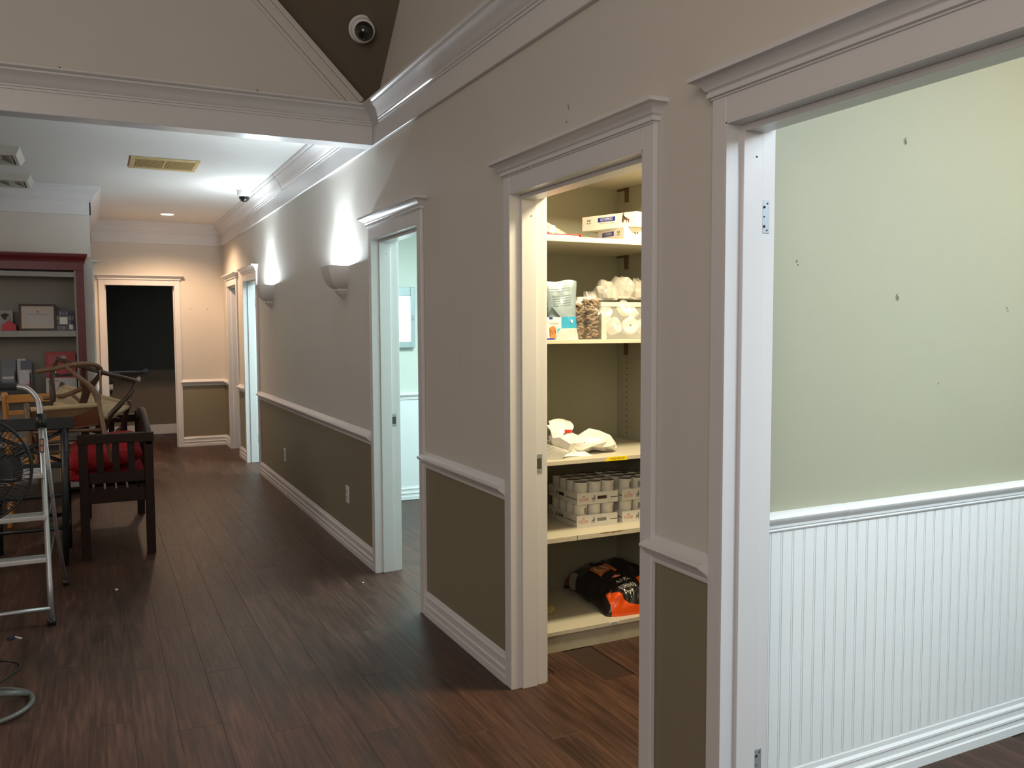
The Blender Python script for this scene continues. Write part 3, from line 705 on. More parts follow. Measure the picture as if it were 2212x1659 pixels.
# yellow sticker and small white tag on the shelf edges
bm = bmesh.new()
pts = [(2.136, 0.876), (2.145, 0.890), (2.160, 0.8955), (2.262, 0.8955), (2.262, 0.876)]
a = [bm.verts.new((x-WB, -0.0012, z)) for x, z in pts]; b = [bm.verts.new((x-WB, 0.0, z)) for x, z in pts]
bm.faces.new(a)
for i in range(5): bm.faces.new((a[i], b[i], b[(i+1) % 5], a[(i+1) % 5]))
st = link('yellow_sticker', bm, YEL, t); st['label'] = 'yellow FOOD PICK UP sticker on the shelf edge'
text('lettering', 'FOOD PICK UP', 0.012, INKBLK, st, face_M((2.205-WB, -0.0016, 0.8855), (1, 0, 0)), fit=0.075)
bm = bmesh.new(); bx(bm, 2.163-WB, 2.218-WB, -0.0012, 0, 0.090, 0.100); tg = link('white_tag', bm, PAPER, t)
bm = bmesh.new(); bx(bm, 2.172-WB, 2.209-WB, -0.0018, -0.001, 0.0935, 0.0965); link('printed_line', bm, INKGRY, tg)

# ---- cartons of cans
def can(label, group, loc, rz):
    t = thing('food_can', label, 'can', loc, (0, 0, rz), group); return t
can_r, can_h = 0.0355, 0.104
bm = bmesh.new(); lathe(bm, [(0, 0.0), (can_r-0.002, 0.0), (can_r, 0.003), (can_r, 0.006), (can_r-0.001, 0.008), (can_r-0.001, can_h-0.008), (can_r, can_h-0.006), (can_r, can_h-0.003), (can_r-0.002, can_h)], 28)
CB = link('can_body', bm, CANW, None, smooth=False); sharp_smooth(CB, 40); me_can = CB.data; bpy.data.objects.remove(CB)
bm = bmesh.new(); lathe(bm, [(can_r-0.002, can_h), (can_r-0.004, can_h-0.004), (0, can_h-0.004)], 28)
o = link('can_lid', bm, CANT); me_lid = o.data; bpy.data.objects.remove(o)
def wrap(x, z, off=0.0): 
    a = x/can_r; return Vector((can_r*1.006*math.sin(a+off), -can_r*1.006*math.cos(a+off), z))
def panel_mesh(nm, x0, x1, z0, z1, m, off=0.0):
    bm = bmesh.new(); n = 6
    lo = [bm.verts.new(wrap(x0+(x1-x0)*i/n, z0, off)) for i in range(n+1)]; hi = [bm.verts.new(wrap(x0+(x1-x0)*i/n, z1, off)) for i in range(n+1)]
    for i in range(n): bm.faces.new((lo[i], lo[i+1], hi[i+1], hi[i]))
    o = link(nm, bm, m); me = o.data; bpy.data.objects.remove(o); return me
me_code = panel_mesh('barcode', -0.007, 0.007, 0.060, 0.088, INKGRY)
root = bpy.data.objects.new('tmp_root', None); C.objects.link(root)
tt = text('can_lettering', 'ROYAL CANIN', 0.008, INKRED, root, None, fit=0.036, fn=lambda x, y: wrap(x, 0.074+y)); me_ct = tt.data; bpy.data.objects.remove(tt)
def crown_pts(cx, cz, s):
    out = []
    for k in range(-2, 3):
        a = k*0.38; out.append((cx+math.sin(a)*s*0.8, cz+math.cos(a)*s*0.7, s*0.16))
    return out
bm = bmesh.new()
for px_, pz_, r_ in crown_pts(0, 0.080, 0.011):
    vs = [bm.verts.new(wrap(px_+r_*math.cos(2*PI*i/6), pz_+r_*math.sin(2*PI*i/6))) for i in range(6)]; bm.faces.new(vs)
vs = [bm.verts.new(wrap(px_, pz_)) for px_, pz_ in ((-0.007, 0.0795), (0.007, 0.0795), (0.006, 0.0815), (-0.006, 0.0815))]; bm.faces.new(vs)
o = link('crown_print', bm, INKRED); me_cc = o.data; bpy.data.objects.remove(o)
DOG = [(0.0, 0.0), (0.06, 0.0), (0.07, 0.22), (0.16, 0.42), (0.30, 0.36), (0.30, 0.0), (0.37, 0.0), (0.38, 0.30), (0.46, 0.46), (0.45, 0.66), (0.42, 0.86), (0.36, 0.97), (0.27, 0.98), (0.22, 0.88), (0.29, 0.84), (0.30, 0.66), (0.14, 0.62), (0.02, 0.52), (-0.03, 0.34)]
def poly_part(nm, pts, m, parent, fn):
    bm = bmesh.new(); bm.faces.new([bm.verts.new(fn(x, z)) for x, z in pts]); bmesh.ops.triangulate(bm, faces=bm.faces)
    return link(nm, bm, m, parent)
o = poly_part('dog_print', [(x*0.04-0.008, z*0.032+0.034) for x, z in DOG], INKGRY, None, lambda x, z: wrap(x, z)); me_dg = o.data; bpy.data.objects.remove(o)
bpy.data.objects.remove(root)
def put(nm, me, parent):
    o = bpy.data.objects.new(nm, me); C.objects.link(o); o.parent = parent; return o
def make_can(loc, face, label, group):
    t = thing('food_can', label, 'can', loc, (0, 0, {'logo': 0.55, 'code': 0.3, 'plain': 0, 'code2': -0.3, 'logo2': 0.1}[face]), group)
    body = put('can_body', me_can, t); put('can_lid', me_lid, t)
    if face.startswith('logo'): put('lettering', me_ct, body); put('crown_print', me_cc, body); put('dog_print', me_dg, body)
    if face.startswith('code'): put('barcode', me_code, body)
def can_label(i, j, nx, ny, f, where, gl):
    look = {'code': 'with a grey barcode', 'code2': 'with a grey barcode', 'logo': 'with red print and dog', 'logo2': 'with red print and dog', 'plain': 'with plain side'}[f]
    if j == 0: return '%s white can %s in the front row, %s' % (('left', 'middle', 'right')[i], look, where)
    if i == 0 and 'left tray' in where: return '%s white can from the front on the left side, %s' % (('', 'second', 'third', 'fourth')[j], where)
    return 'dim white can standing among the inner rows, %s' % where
def carton(x0, y0, z, nx, ny, rz, label, spots, gl, glabel, dark=True):
    """open tray with printed sides; origin is its near left corner"""
    P = 0.0745; w = nx*P+0.004; d = ny*P+0.004; h = 0.056
    t = thing('can_tray', label, 'tray', (x0, y0, z), (0, 0, rz))
    bm = bmesh.new(); th = 0.0015
    bx(bm, 0, w, 0, d, 0, 0.002); bx(bm, 0, w, 0, th, 0.002, h); bx(bm, 0, w, d-th, d, 0.002, h); bx(bm, 0, th, th, d-th, 0.002, h); bx(bm, w-th, w, th, d-th, 0.002, h)
    tr = link('tray_box', bm, CARD, t)
    def deco(fn, L):
        """fn(u, v) maps a side in metres to 3D"""
        def MF(x, y, cx, cz): return fn(cx+x, cz+y)
        text('lettering', 'ROYAL CANIN', 0.012, INKRED, tr, None, fit=0.050, fn=lambda x, y: MF(x, y, 0.036, 0.026))
        bm = bmesh.new()
        for px_, pz_, r_ in crown_pts(0.036, 0.034, 0.010):
            bm.faces.new([bm.verts.new(fn(px_+r_*math.cos(2*PI*i/6), pz_+r_*math.sin(2*PI*i/6))) for i in range(6)])
        bm.faces.new([bm.verts.new(fn(a, b)) for a, b in ((0.030, 0.0335), (0.042, 0.0335), (0.041, 0.0355), (0.031, 0.0355))])
        bm.faces.new([bm.verts.new(fn(a, b)) for a, b in ((0.010, 0.0175), (0.062, 0.0175), (0.062, 0.0188), (0.010, 0.0188))])
        link('crown_print', bm, INKRED, tr)
        poly_part('dog_print', [(0.082+x*0.040, 0.012+z*0.032) for x, z in DOG], INKGRY, tr, fn)
        if L > 0.18:
            bm = bmesh.new(); bm.faces.new([bm.verts.new(fn(a, b)) for a, b in ((0.112, 0.021), (0.164, 0.021), (0.164, 0.037), (0.112, 0.037))]); link('dark_label', bm, mat('maroon_ink', (0.05, 0.012, 0.012), 0.6) if dark else INKGRY, tr)
            text('lettering', 'RECOVERY', 0.009, INKWHT, tr, None, fit=0.044, fn=lambda x, y: fn(0.138+x, 0.029+y)+Vector((0, 0, 0))) if False else None
            bm = bmesh.new(); bm.faces.new([bm.verts.new(fn(a, b)) for a, b in ((0.186, 0.024), (L-0.001, 0.024), (L-0.001, 0.0275), (0.186, 0.0275))]); link('dark_line', bm, INKBLK, tr)
    deco(lambda u, v: Vector((u, -0.0006, v)), w)
    deco(lambda u, v: Vector((-0.0006, d-u, v)), min(d, 0.30))
    for (i, j, f) in spots:
        loc = Matrix.Rotation(rz, 4, 'Z') @ Vector((0.002+P*(i+0.5), 0.002+P*(j+0.5), 0.002)) + Vector((x0, y0, z))
        make_can(loc, f, can_label(i, j, nx, ny, f, glabel, gl), gl)
    return t
SZ = 0.541
full = lambda f0: [(i, j, f0.get((i, j), 'plain')) for i in range(3) for j in range(4)]
carton(2.061, 3.494, SZ, 3, 4, -0.03, 'lower left printed white tray of cans on the middle low shelf', [(0, 0, 'code'), (1, 0, 'plain'), (2, 0, 'logo'), (0, 1, 'logo2'), (0, 2, 'plain'), (0, 3, 'plain')], 'cans in the lower left tray', 'lower left tray', dark=False)
carton(2.063, 3.494, SZ+0.1085, 3, 4, -0.03, 'upper left printed white tray of cans stacked on another tray', full({(2, 0): 'logo'}), 'cans in the upper left tray', 'upper left tray')
carton(2.315, 3.484, SZ, 3, 4, 0.0, 'lower right printed white tray of cans cut off by the door casing', [(0, 0, 'plain'), (1, 0, 'code2'), (2, 0, 'plain'), (0, 1, 'plain')], 'cans in the lower right tray', 'lower right tray')
carton(2.315, 3.484, SZ+0.1085, 3, 4, 0.0, 'upper right printed white tray of cans cut off by the door casing', [(i, j, {(0, 0): 'code', (1, 0): 'code2'}.get((i, j), 'plain')) for i in range(3) for j in range(4) if (i, j) != (2, 3)], 'cans in the upper right tray', 'upper right tray')

# ---- boxes on the top shelf
def ult_box(label, x, y, z, w, d, h, rz, cat_on):
    """corner (x,y) is the near vertical edge; left face runs to -x', right face to +"""
    t = thing('white_carton', label, 'box', (x, y, z), (0, 0, rz))
    bm = bmesh.new(); bx(bm, -w, 0, 0, d, 0, h); b = link('carton_box', bm, CARD, t, bevel=0.001)
    def fn(u, v): return Vector((u-w, -0.0007, v))
    bm = bmesh.new(); u0, u1 = (0.30*w, 0.62*w)
    if not cat_on: u0, u1 = 0.18*w, 0.62*w
    bm.faces.new([bm.verts.new(fn(a, c)) for a, c in ((u0, h*0.52), (u1, h*0.52), (u1, h*0.82), (u0, h*0.82))]); bl = link('blue_label', bm, INKBLU, b)
    text('lettering', 'ULTAMINO', 0.02, INKWHT, b, None, fit=(u1-u0)*0.7, fn=lambda x_, y_: fn((u0+u1)/2+x_, h*0.67+y_)+Vector((0, -0.0004, 0)))
    sx = 0.13*w if cat_on else 0.80*w
    bm = bmesh.new()
    for s in (-1, 1): bm.faces.new([bm.verts.new(fn(sx+s*a*0.011, h*0.62+c*0.012)) for a, c in ((0.0, 0.0), (0.5, 0.9), (1.0, 0.9), (0.7, 0.2))])
    link('leaf_print', bm, INKBLK, b)
    bm = bmesh.new()
    for s in (-1, 1): bm.faces.new([bm.verts.new(fn(sx+s*a*0.016, h*0.58-c*0.010)) for a, c in ((0.0, 0.9), (0.25, 0.1), (1.1, 0.0), (0.6, 0.5))])
    link('leaf_print', bm, INKGRY, b)
    if cat_on:
        CATP = [(0.0, 0.0), (0.05, 0.0), (0.12, 0.30), (0.20, 0.0), (0.26, 0.0), (0.27, 0.32), (0.55, 0.34), (0.60, 0.02), (0.66, 0.02), (0.70, 0.36), (0.84, 0.16), (1.0, 0.20), (0.98, 0.36), (0.86, 0.46), (0.66, 0.58), (0.25, 0.62), (0.14, 0.72), (0.14, 1.0), (0.28, 1.30), (0.36, 1.42), (0.32, 1.46), (0.20, 1.34), (0.08, 1.02), (0.05, 0.60), (-0.02, 0.34)]
        poly_part('cat_print', [(0.74*w+x_*0.045, h*0.32+z_*0.036) for x_, z_ in CATP], mat('cat_ink', (0.10, 0.06, 0.04), 0.6), b, fn)
        poly_part('red_dot_print', [(0.74*w+0.040+0.004*math.cos(a), h*0.36+0.004*math.sin(a)) for a in [i*PI/4 for i in range(8)]], INKRED, b, lambda u, v: fn(u, v)+Vector((0, -0.0003, 0)))
        bm = bmesh.new(); bm.faces.new([bm.verts.new(fn(a, c)) for a, c in ((0.33*w, h*0.40), (0.61*w, h*0.40), (0.61*w, h*0.42), (0.33*w, h*0.42))]); link('printed_line', bm, INKGRY, b)
    # right face prints
    def fr(u, v): return Vector((0.0007, u, v))
    bm = bmesh.new()
    for s in (-1, 1): bm.faces.new([bm.verts.new(fr(0.07+s*a*0.013, h*0.55+c*0.010)) for a, c in ((0.0, 0.0), (0.5, 0.9), (1.0, 0.9), (0.7, 0.2))])
    link('leaf_print', bm, INKBLK, b)
    bm = bmesh.new(); bm.faces.new([bm.verts.new(fr(a, c)) for a, c in ((0.12, h*0.35), (0.20, h*0.35), (0.20, h*0.65), (0.12, h*0.65))]); link('blue_label', bm, INKBLU, b)
ult_box('lower white carton with blue label on the top closet shelf', 2.294, 3.448, 1.9145, 0.235, 0.24, 0.070, R(-90), False)
ult_box('upper white carton with blue label and cat picture on the top closet shelf', 2.333, 3.400, 1.985, 0.332, 0.20, 0.070, R(-70), True)

def blob(name, m, parent, scale, seed, amp=0.25, freq=2.2, sub=4, flat_z=None, M=None, smooth=False, creases=True):
    bm = bmesh.new(); bmesh.ops.create_icosphere(bm, subdivisions=sub, radius=1)
    for v in bm.verts:
        p = v.co.copy(); q = p*freq+Vector((seed*3.1, seed*1.7, seed*0.3))
        a = noise.noise(q)
        if creases: a = a*0.6+(1-abs(noise.noise(q*1.9)))*0.5-0.35
        v.co = p*(1+amp*a)
        v.co.x *= scale[0]; v.co.y *= scale[1]; v.co.z *= scale[2]
        if flat_z is not None and v.co.z < flat_z: v.co.z = flat_z
    if M is not None: bmesh.ops.transform(bm, matrix=M, verts=bm.verts)
    return link(name, bm, m, parent, smooth=smooth)
def sheet(name, m, parent, corners, n=12, amp=0.01, seed=0, thick=0.0015, freq=12, curve=None):
    """crumpled sheet between four corners (c00,c10,c11,c01)"""
    c = [Vector(v) for v in corners]; bm = bmesh.new(); g = []
    nrm = (c[1]-c[0]).cross(c[3]-c[0]).normalized()
    for j in range(n+1):
        row_ = []
        for i in range(n+1):
            u, v = i/n, j/n
            p = (c[0]*(1-u)+c[1]*u)*(1-v)+(c[3]*(1-u)+c[2]*u)*v
            k = noise.noise(p*freq+Vector((seed, 0, 0)))+0.5*noise.noise(p*freq*2.3+Vector((0, seed, 0)))
            off = nrm*amp*k
            if curve: off += Vector(curve(u, v))
            row_.append(bm.verts.new(p+off))
        g.append(row_)
    for j in range(n):
        for i in range(n): bm.faces.new((g[j][i], g[j][i+1], g[j+1][i+1], g[j+1][i]))
    o = link(name, bm, m, parent)
    s = o.modifiers.new('solid', 'SOLIDIFY'); s.thickness = thick
    return o

# ---- left part of the top shelf: red folder, poly bag, small white jar
t = thing('red_folder', 'thin red plastic folder lying at the left of the top closet shelf', 'folder', (1.83, 3.40, 1.9145))
bm = bmesh.new(); bx(bm, -0.12, 0.20, 0, 0.25, 0, 0.004); bx(bm, -0.12, 0.20, 0.01, 0.25, 0.010, 0.016); bx(bm, 0.194, 0.20, 0.0, 0.25, 0, 0.018); link('cover', bm, REDB, t, bevel=0.001)
bm = bmesh.new(); bx(bm, -0.11, 0.19, 0.005, 0.245, 0.004, 0.010); link('pages', bm, PAPER, t)
t = thing('poly_bag', 'clear plastic bag sloping over the red folder on the top closet shelf', 'bag', (1.83, 3.40, 1.93))
sheet('film', FILM, t, [(0.03, 0.03, 0.010), (0.32, 0.03, -0.013), (0.30, 0.14, -0.010), (0.02, 0.07, 0.085)], 14, 0.006, 2, 0.001, 14, curve=lambda u, v: (0, 0, -0.02*math.sin(PI*u)*v))
sheet('film_back', FILM, t, [(0.01, 0.10, 0.0), (0.30, 0.10, -0.011), (0.31, 0.20, -0.010), (0.02, 0.09, 0.085)], 10, 0.006, 5, 0.001, 14)
t = thing('white_jar', 'small bright white jar in front of the plastic bag on the red folder', 'jar', (1.897, 3.45, 1.9305))
bm = bmesh.new(); lathe(bm, [(0, 0), (0.016, 0), (0.018, 0.003), (0.018, 0.028), (0.014, 0.031)], 20); link('body', bm, WPLAS, t, smooth=False)
bm = bmesh.new(); lathe(bm, [(0.019, 0.028), (0.019, 0.038), (0.017, 0.040), (0, 0.040)], 20); link('lid', bm, WPLAS, t)

# ---- second shelf (z = 1.448)
S2 = 1.4485
t = thing('chew_carton', 'small open white carton with orange dog picture at the left of the second shelf', 'box', (1.838, 3.405, S2))
bm = bmesh.new(); th = 0.001; w, d, h = 0.087, 0.09, 0.103
bx(bm, 0, w, 0, d, 0, 0.001); bx(bm, 0, w, 0, th, 0, h); bx(bm, 0, w, d-th, d, 0, h); bx(bm, 0, th, th, d-th, 0, h); bx(bm, w-th, w, th, d-th, 0, h)
v = [bm.verts.new(p) for p in ((w-th, th, h), (w-th, d-th, h), (w-0.012, d-th, h+0.055), (w-0.040, th+0.01, h+0.045))]; bm.faces.new(v)
v = [bm.verts.new(p) for p in ((0, d-th, h), (w-th, d-th, h), (w-0.03, d+0.004, h+0.07), (0.0, d+0.004, h+0.05))]; bm.faces.new(v)
b = link('carton_box', bm, CARD, t)
fn = lambda u, v: Vector((u, -0.0007, v))
def rect(nm, u0, u1, v0, v1, m, fn_=fn, par=b): 
    bm = bmesh.new(); bm.faces.new([bm.verts.new(fn_(a, c)) for a, c in ((u0, v0), (u1, v0), (u1, v1), (u0, v1))]); return link(nm, bm, m, par)
rect('blue_label', 0.024, 0.042, 0.093, 0.103, INKBLU); rect('print_band', 0.0, 0.087, 0.0, 0.007, INKBLU); rect('purple_print', 0.0, 0.014, 0.007, 0.022, mat('purple_ink', (0.10, 0.03, 0.20), 0.5)); rect('red_print', 0.072, 0.086, 0.008, 0.020, INKRED); rect('blue_print', 0.066, 0.086, 0.020, 0.052, mat('pale_blue_ink', (0.05, 0.35, 0.45), 0.5), lambda u, v: Vector((u, -0.0006, v)))
text('lettering', 'VEGGIEDENT', 0.012, INKGRY, b, None, fit=0.05, fn=lambda x, y: fn(0.05+x, 0.074+y))
DH = [(0.20, 0), (0.80, 0), (0.86, 0.3), (0.78, 0.50), (0.84, 0.62), (0.86, 0.85), (0.74, 0.90), (0.62, 1.0), (0.40, 1.0), (0.26, 0.90), (0.14, 0.86), (0.16, 0.62), (0.24, 0.48), (0.16, 0.26)]
poly_part('dog_print', [(0.018+x*0.048, 0.007+z*0.056) for x, z in DH], DOGBRN, b, lambda u, v: Vector((u, -0.0009, v)))
for e0, e1 in ((0.036, 0.040), (0.048, 0.040), (0.042, 0.030)): poly_part('dog_face_print', [(e0+0.0022*math.cos(a), e1+0.0018*math.sin(a)) for a in [i*PI/4 for i in range(8)]], INKBLK, b, lambda u, v: Vector((u, -0.0012, v)))
t = thing('teal_brushes', 'teal capped packet standing in the small dog picture carton', 'packet', (1.852, 3.45, S2+0.002))
bm = bmesh.new(); lathe(bm, [(0, 0), (0.012, 0), (0.013, 0.09), (0.010, 0.125), (0, 0.127)], 14); link('sleeve', bm, POUCHB, t, smooth=False)
bm = bmesh.new(); lathe(bm, [(0.014, 0.122), (0.015, 0.140), (0.009, 0.160), (0, 0.162)], 12); tube(bm, spline([(0.0, 0, 0.155), (0.014, 0, 0.165), (0.022, 0, 0.150)]), 0.004, 8); link('cap', bm, TEAL, t, smooth=True)
t = thing('dark_pouch', 'dark pouch standing behind the teal capped packet', 'bag', (1.82, 3.58, S2))
blob('pouch_body', BAGBLK, t, (0.065, 0.03, 0.095), 4, 0.12, M=Matrix.Translation((0, 0, 0.093)), flat_z=-0.092)
# silver blue pouch
t = thing('silver_pouch', 'tall pale blue foil pouch with bright blue band on the second shelf', 'pouch', (1.952, 3.44, S2))
def pouch_pt(u, v, side):
    # u -1..1, v 0..1
    w_ = 0.082*(1.0-0.10*math.sin(PI*min(1, v*1.1))) if v < 0.9 else 0.083
    thick = 0.036*math.sqrt(max(0, 1-u*u))*(1-v)**0.55*(1 if side > 0 else 0.8)
    wr = 0.004*noise.noise(Vector((u*3, v*5, side*2)))+0.003*noise.noise(Vector((u*8, v*9, side*2)))
    return Vector((u*w_+0.006*v-0.004, -side*(thick+0.001)+wr*(1 if abs(u) < 0.95 else 0)-0.01+0.03*v, v*0.272+0.006*math.sin(u*3)*v))
bm = bmesh.new(); NU, NV = 16, 26
for side in (1, -1):
    g = [[bm.verts.new(pouch_pt(-1+2*i/NU, j/NV, side)) for i in range(NU+1)] for j in range(NV+1)]
    for j in range(NV):
        for i in range(NU):
            f = bm.faces.new((g[j][i], g[j][i+1], g[j+1][i+1], g[j+1][i]))
            if side == 1 and 0.19 < (j+0.5)/NV < 0.40: f.material_index = 1
            if side == 1 and (j+0.5)/NV <= 0.19 and i > 2: f.material_index = 2
bmesh.ops.remove_doubles(bm, verts=bm.verts, dist=0.0005)
b = link('pouch_body', bm, [POUCH, POUCHB, mat('pouch_clear_base', (0.45, 0.46, 0.45), 0.3, 0.1, bump=0.4, bscale=18)], t, smooth=True)
pf = lambda x, y: pouch_pt(x/0.082, y/0.272, 1)+Vector((0, -0.0018, 0))
for k in range(7):
    bm = bmesh.new()
    for q in range(2):
        x0 = -0.060+q*0.055; zz = 0.235-k*0.011-(0.012 if k > 1 else 0)
        n = 6; lo = [bm.verts.new(pf(x0+0.045*i/n, zz)) for i in range(n+1)]; hi = [bm.verts.new(pf(x0+0.045*i/n, zz+0.0025)) for i in range(n+1)]
        for i in range(n): bm.faces.new((lo[i], lo[i+1], hi[i+1], hi[i]))
    link('printed_line', bm, mat('slate_ink', (0.16, 0.21, 0.25), 0.6), b)
poly_part('paw_print', [(0.035+0.008*math.cos(a), 0.083+0.008*math.sin(a)) for a in [i*PI/5 for i in range(10)]], INKWHT, b, lambda u, v: pf(u, v)+Vector((0, -0.001, 0)))
# clear bags of brown chews
def chew_bag(label, cx, cy, w, h, seed):
    t = thing('chew_bag', label, 'bag', (cx, cy, S2))
    rnd = random.Random(seed); bm = bmesh.new()
    for k in range(120):
        z = rnd.uniform(0.006, h); tt_ = z/h
        x = rnd.uniform(-w, w)*(1-0.15*tt_); y = rnd.uniform(-0.035, 0.020)
        if y > -0.005 and rnd.random() < 0.5: y = -0.03
        c_ = Vector((x, y, z)); L = rnd.uniform(0.008, 0.016); a = rnd.uniform(-0.7, 0.7)
        dv = Vector((math.cos(a)*L, rnd.uniform(-0.004, 0.004), math.sin(a)*L))
        tube(bm, [c_-dv, c_-dv*0.4+Vector((0, 0, 0.002)), c_+dv*0.4, c_+dv], [0.0035, 0.0065, 0.0065, 0.0035], 5)
    o = link('chews', bm, KIB, t); o['kind'] = 'stuff'
    # film sleeve
    bm = bmesh.new(); pr_ = []
    for j in range(9):
        v = j/8; ww = (w+0.008)*(1 if v < 0.85 else 0.95); dd = 0.045*(1-v**3)+0.002
        pr_.append([bm.verts.new((ww*math.cos(a)*(1+0.05*noise.noise(Vector((a, v*4, seed)))), -0.005-dd*math.sin(a), v*h*1.22)) for a in [2*PI*i/20 for i in range(20)]])
    for a, b_ in zip(pr_, pr_[1:]):
        for i in range(20): bm.faces.new((a[i], a[(i+1) % 20], b_[(i+1) % 20], b_[i]))
    link('film', bm, CLEAR, t, smooth=True)
chew_bag('clear bag of brown braided chews beside the blue foil pouch', 2.062, 3.50, 0.030, 0.165, 5)
chew_bag('clear bag of brown braided chews beside the clear storage bin', 2.118, 3.475, 0.030, 0.185, 9)
# clear bin with white rolls
t = thing('storage_bin', 'translucent plastic storage bin on the second closet shelf', 'bin', (2.150, 3.42, S2))
bm = bmesh.new(); w, d, h, th = 0.34, 0.22, 0.176, 0.002
def slab(x0, x1, y0, y1, z0, z1): bx(bm, x0, x1, y0, y1, z0, z1)
slab(0.006, w-0.006, 0.006, d-0.006, 0, 0.002); slab(0.004, w-0.004, 0.0, th, 0.002, h-0.02); slab(0.004, w-0.004, d-th, d, 0.002, h-0.02); slab(0, 0.004, 0, d, 0.002, h-0.02); slab(w-0.004, w, 0, d, 0.002, h-0.02)
BINM = mat('milky_plastic', (0.70, 0.69, 0.65), 0.3, alpha=0.20)
link('bin_walls', bm, BINM, t, bevel=0.001)
bm = bmesh.new(); bx(bm, -0.006, w+0.006, -0.006, 0.004, h-0.022, h); bx(bm, -0.006, w+0.006, d-0.004, d+0.006, h-0.022, h); bx(bm, -0.006, 0.004, 0.004, d-0.004, h-0.022, h); bx(bm, w-0.004, w+0.006, 0.004, d-0.004, h-0.022, h); bx(bm, 0.0, 0.028, -0.003, 0.0, 0.0, h-0.022)
link('bin_rim', bm, mat('milky_rim', (0.72, 0.71, 0.66), 0.3, alpha=0.50), t, bevel=0.002)
for i, (cx, cy, cz, tx, tz, r_, L, lb) in enumerate(((0.115, 0.075, 0.062, 1.25, 0.5, 0.040, 0.05, 'lower left'), (0.095, 0.12, 0.125, 1.0, -0.3, 0.034, 0.05, 'upper left'), (0.215, 0.085, 0.060, 1.35, -0.4, 0.042, 0.06, 'lower middle'), (0.180, 0.08, 0.150, 1.1, 0.3, 0.040, 0.03, 'topmost'), (0.255, 0.13, 0.135, 0.9, 0.9, 0.036, 0.05, 'upper right'), (0.285, 0.075, 0.060, 1.2, 0.2, 0.036, 0.05, 'lower right'))):
    q = thing('gauze_roll', '%s white gauze roll inside the translucent storage bin' % lb, 'roll', (2.150+cx, 3.42+cy, S2+cz), (tx, 0, tz))
    bm = bmesh.new(); lathe(bm, [(0.008, -L/2), (r_*0.93, -L/2), (r_, -L/2+0.004), (r_, L/2-0.004), (r_*0.93, L/2), (0.008, L/2), (0.008, -L/2)], 24); link('roll', bm, PAPER, q)
    bm = bmesh.new(); lathe(bm, [(0.007, -L/2-0.001), (0.011, -L/2-0.001), (0.011, L/2+0.001), (0.007, L/2+0.001), (0.007, -L/2-0.001)], 16); link('core', bm, CARD, q)
for i, (cx, cy, sx_, sz_, rz_, lb) in enumerate(((2.24, 3.53, 0.060, 0.085, 0.3, 'left'), (2.33, 3.52, 0.070, 0.100, -0.2, 'middle'), (2.44, 3.54, 0.06, 0.095, 0.1, 'right'))):
    q = thing('plastic_bag', '%s crumpled clear plastic bag heaped on the storage bin' % lb, 'bag', (cx, cy, S2+0.150), (0, 0, rz_))
    o = blob('film', FILM, q, (sx_, 0.06, sz_), 11+i, 0.5, 2.0, 3, flat_z=-0.01, M=Matrix.Translation((0, 0, sz_*0.55)))
t = thing('paper_packets', 'loose white paper packets standing left of the storage bin', 'packet', (2.135, 3.53, S2))
sheet('packet', PAPER, t, [(-0.05, 0, 0.10), (0.045, 0.0, 0.10), (0.055, 0.01, 0.205), (-0.045, 0.01, 0.20)], 6, 0.004, 3, 0.003); sheet('packet', PAPER, t, [(0.00, -0.02, 0.10), (0.06, -0.03, 0.12), (0.035, 0.0, 0.185), (-0.01, 0.0, 0.17)], 6, 0.004, 7, 0.003)

# ---- third shelf: stack of paper and a white plastic bag
S3 = 0.8965
t = thing('paper_pad_stack', 'leaning stack of white paper sheets at the left of the sticker shelf', 'papers', (1.80, 3.40, S3))
for k in range(26):
    bm = bmesh.new(); x0 = -0.06+k*0.0072; lean = 0.018+0.0012*k
    hh = 0.105-0.0028*k
    vs = [bm.verts.new(p) for p in ((x0, 0, 0), (x0, 0.2, 0), (x0+lean*1.4, 0.2, hh), (x0+lean*0.9, 0.0, hh))]; bm.faces.new(vs)
    vs2 = [bm.verts.new(Vector(v.co)+Vector((0.0025, 0, 0))) for v in vs]; bm.faces.new(vs2[::-1])
    for i in range(4): bm.faces.new((vs[i], vs[(i+1) % 4], vs2[(i+1) % 4], vs2[i]))
    link('sheet', bm, PAPER, t)
t = thing('white_bag', 'crumpled white plastic bag with red print on the sticker shelf', 'bag', (2.05, 3.53, S3))
bm = bmesh.new()
# lying tube: sections along x with varying size, twisted
secs = [(-0.13, 0.060, 0.030, 0.110), (-0.125, 0.066, 0.050, 0.090), (-0.10, 0.070, 0.066, 0.075), (-0.06, 0.080, 0.062, 0.062), (-0.02, 0.085, 0.050, 0.050), (0.03, 0.088, 0.042, 0.043), (0.07, 0.086, 0.048, 0.049), (0.11, 0.092, 0.052, 0.053), (0.16, 0.090, 0.046, 0.047), (0.205, 0.080, 0.040, 0.041), (0.232, 0.050, 0.024, 0.026), (0.238, 0.02, 0.010, 0.024)]
rings = []; n = 13; rnd = random.Random(21)
for i, (x, ry, rz_, cz) in enumerate(secs):
    ring = []
    for k in range(n):
        a = 2*PI*(k+0.5*(i % 2))/n; q = Vector((x*11, math.cos(a)*2.2, math.sin(a)*2.2))
        f = 1+0.55*noise.noise(q)+rnd.uniform(-0.13, 0.13)
        z = max(0.0006, cz+rz_*f*math.sin(a))
        ring.append(bm.verts.new((x+rnd.uniform(-0.012, 0.012), ry*f*math.cos(a)*0.85, z)))
    rings.append(ring)
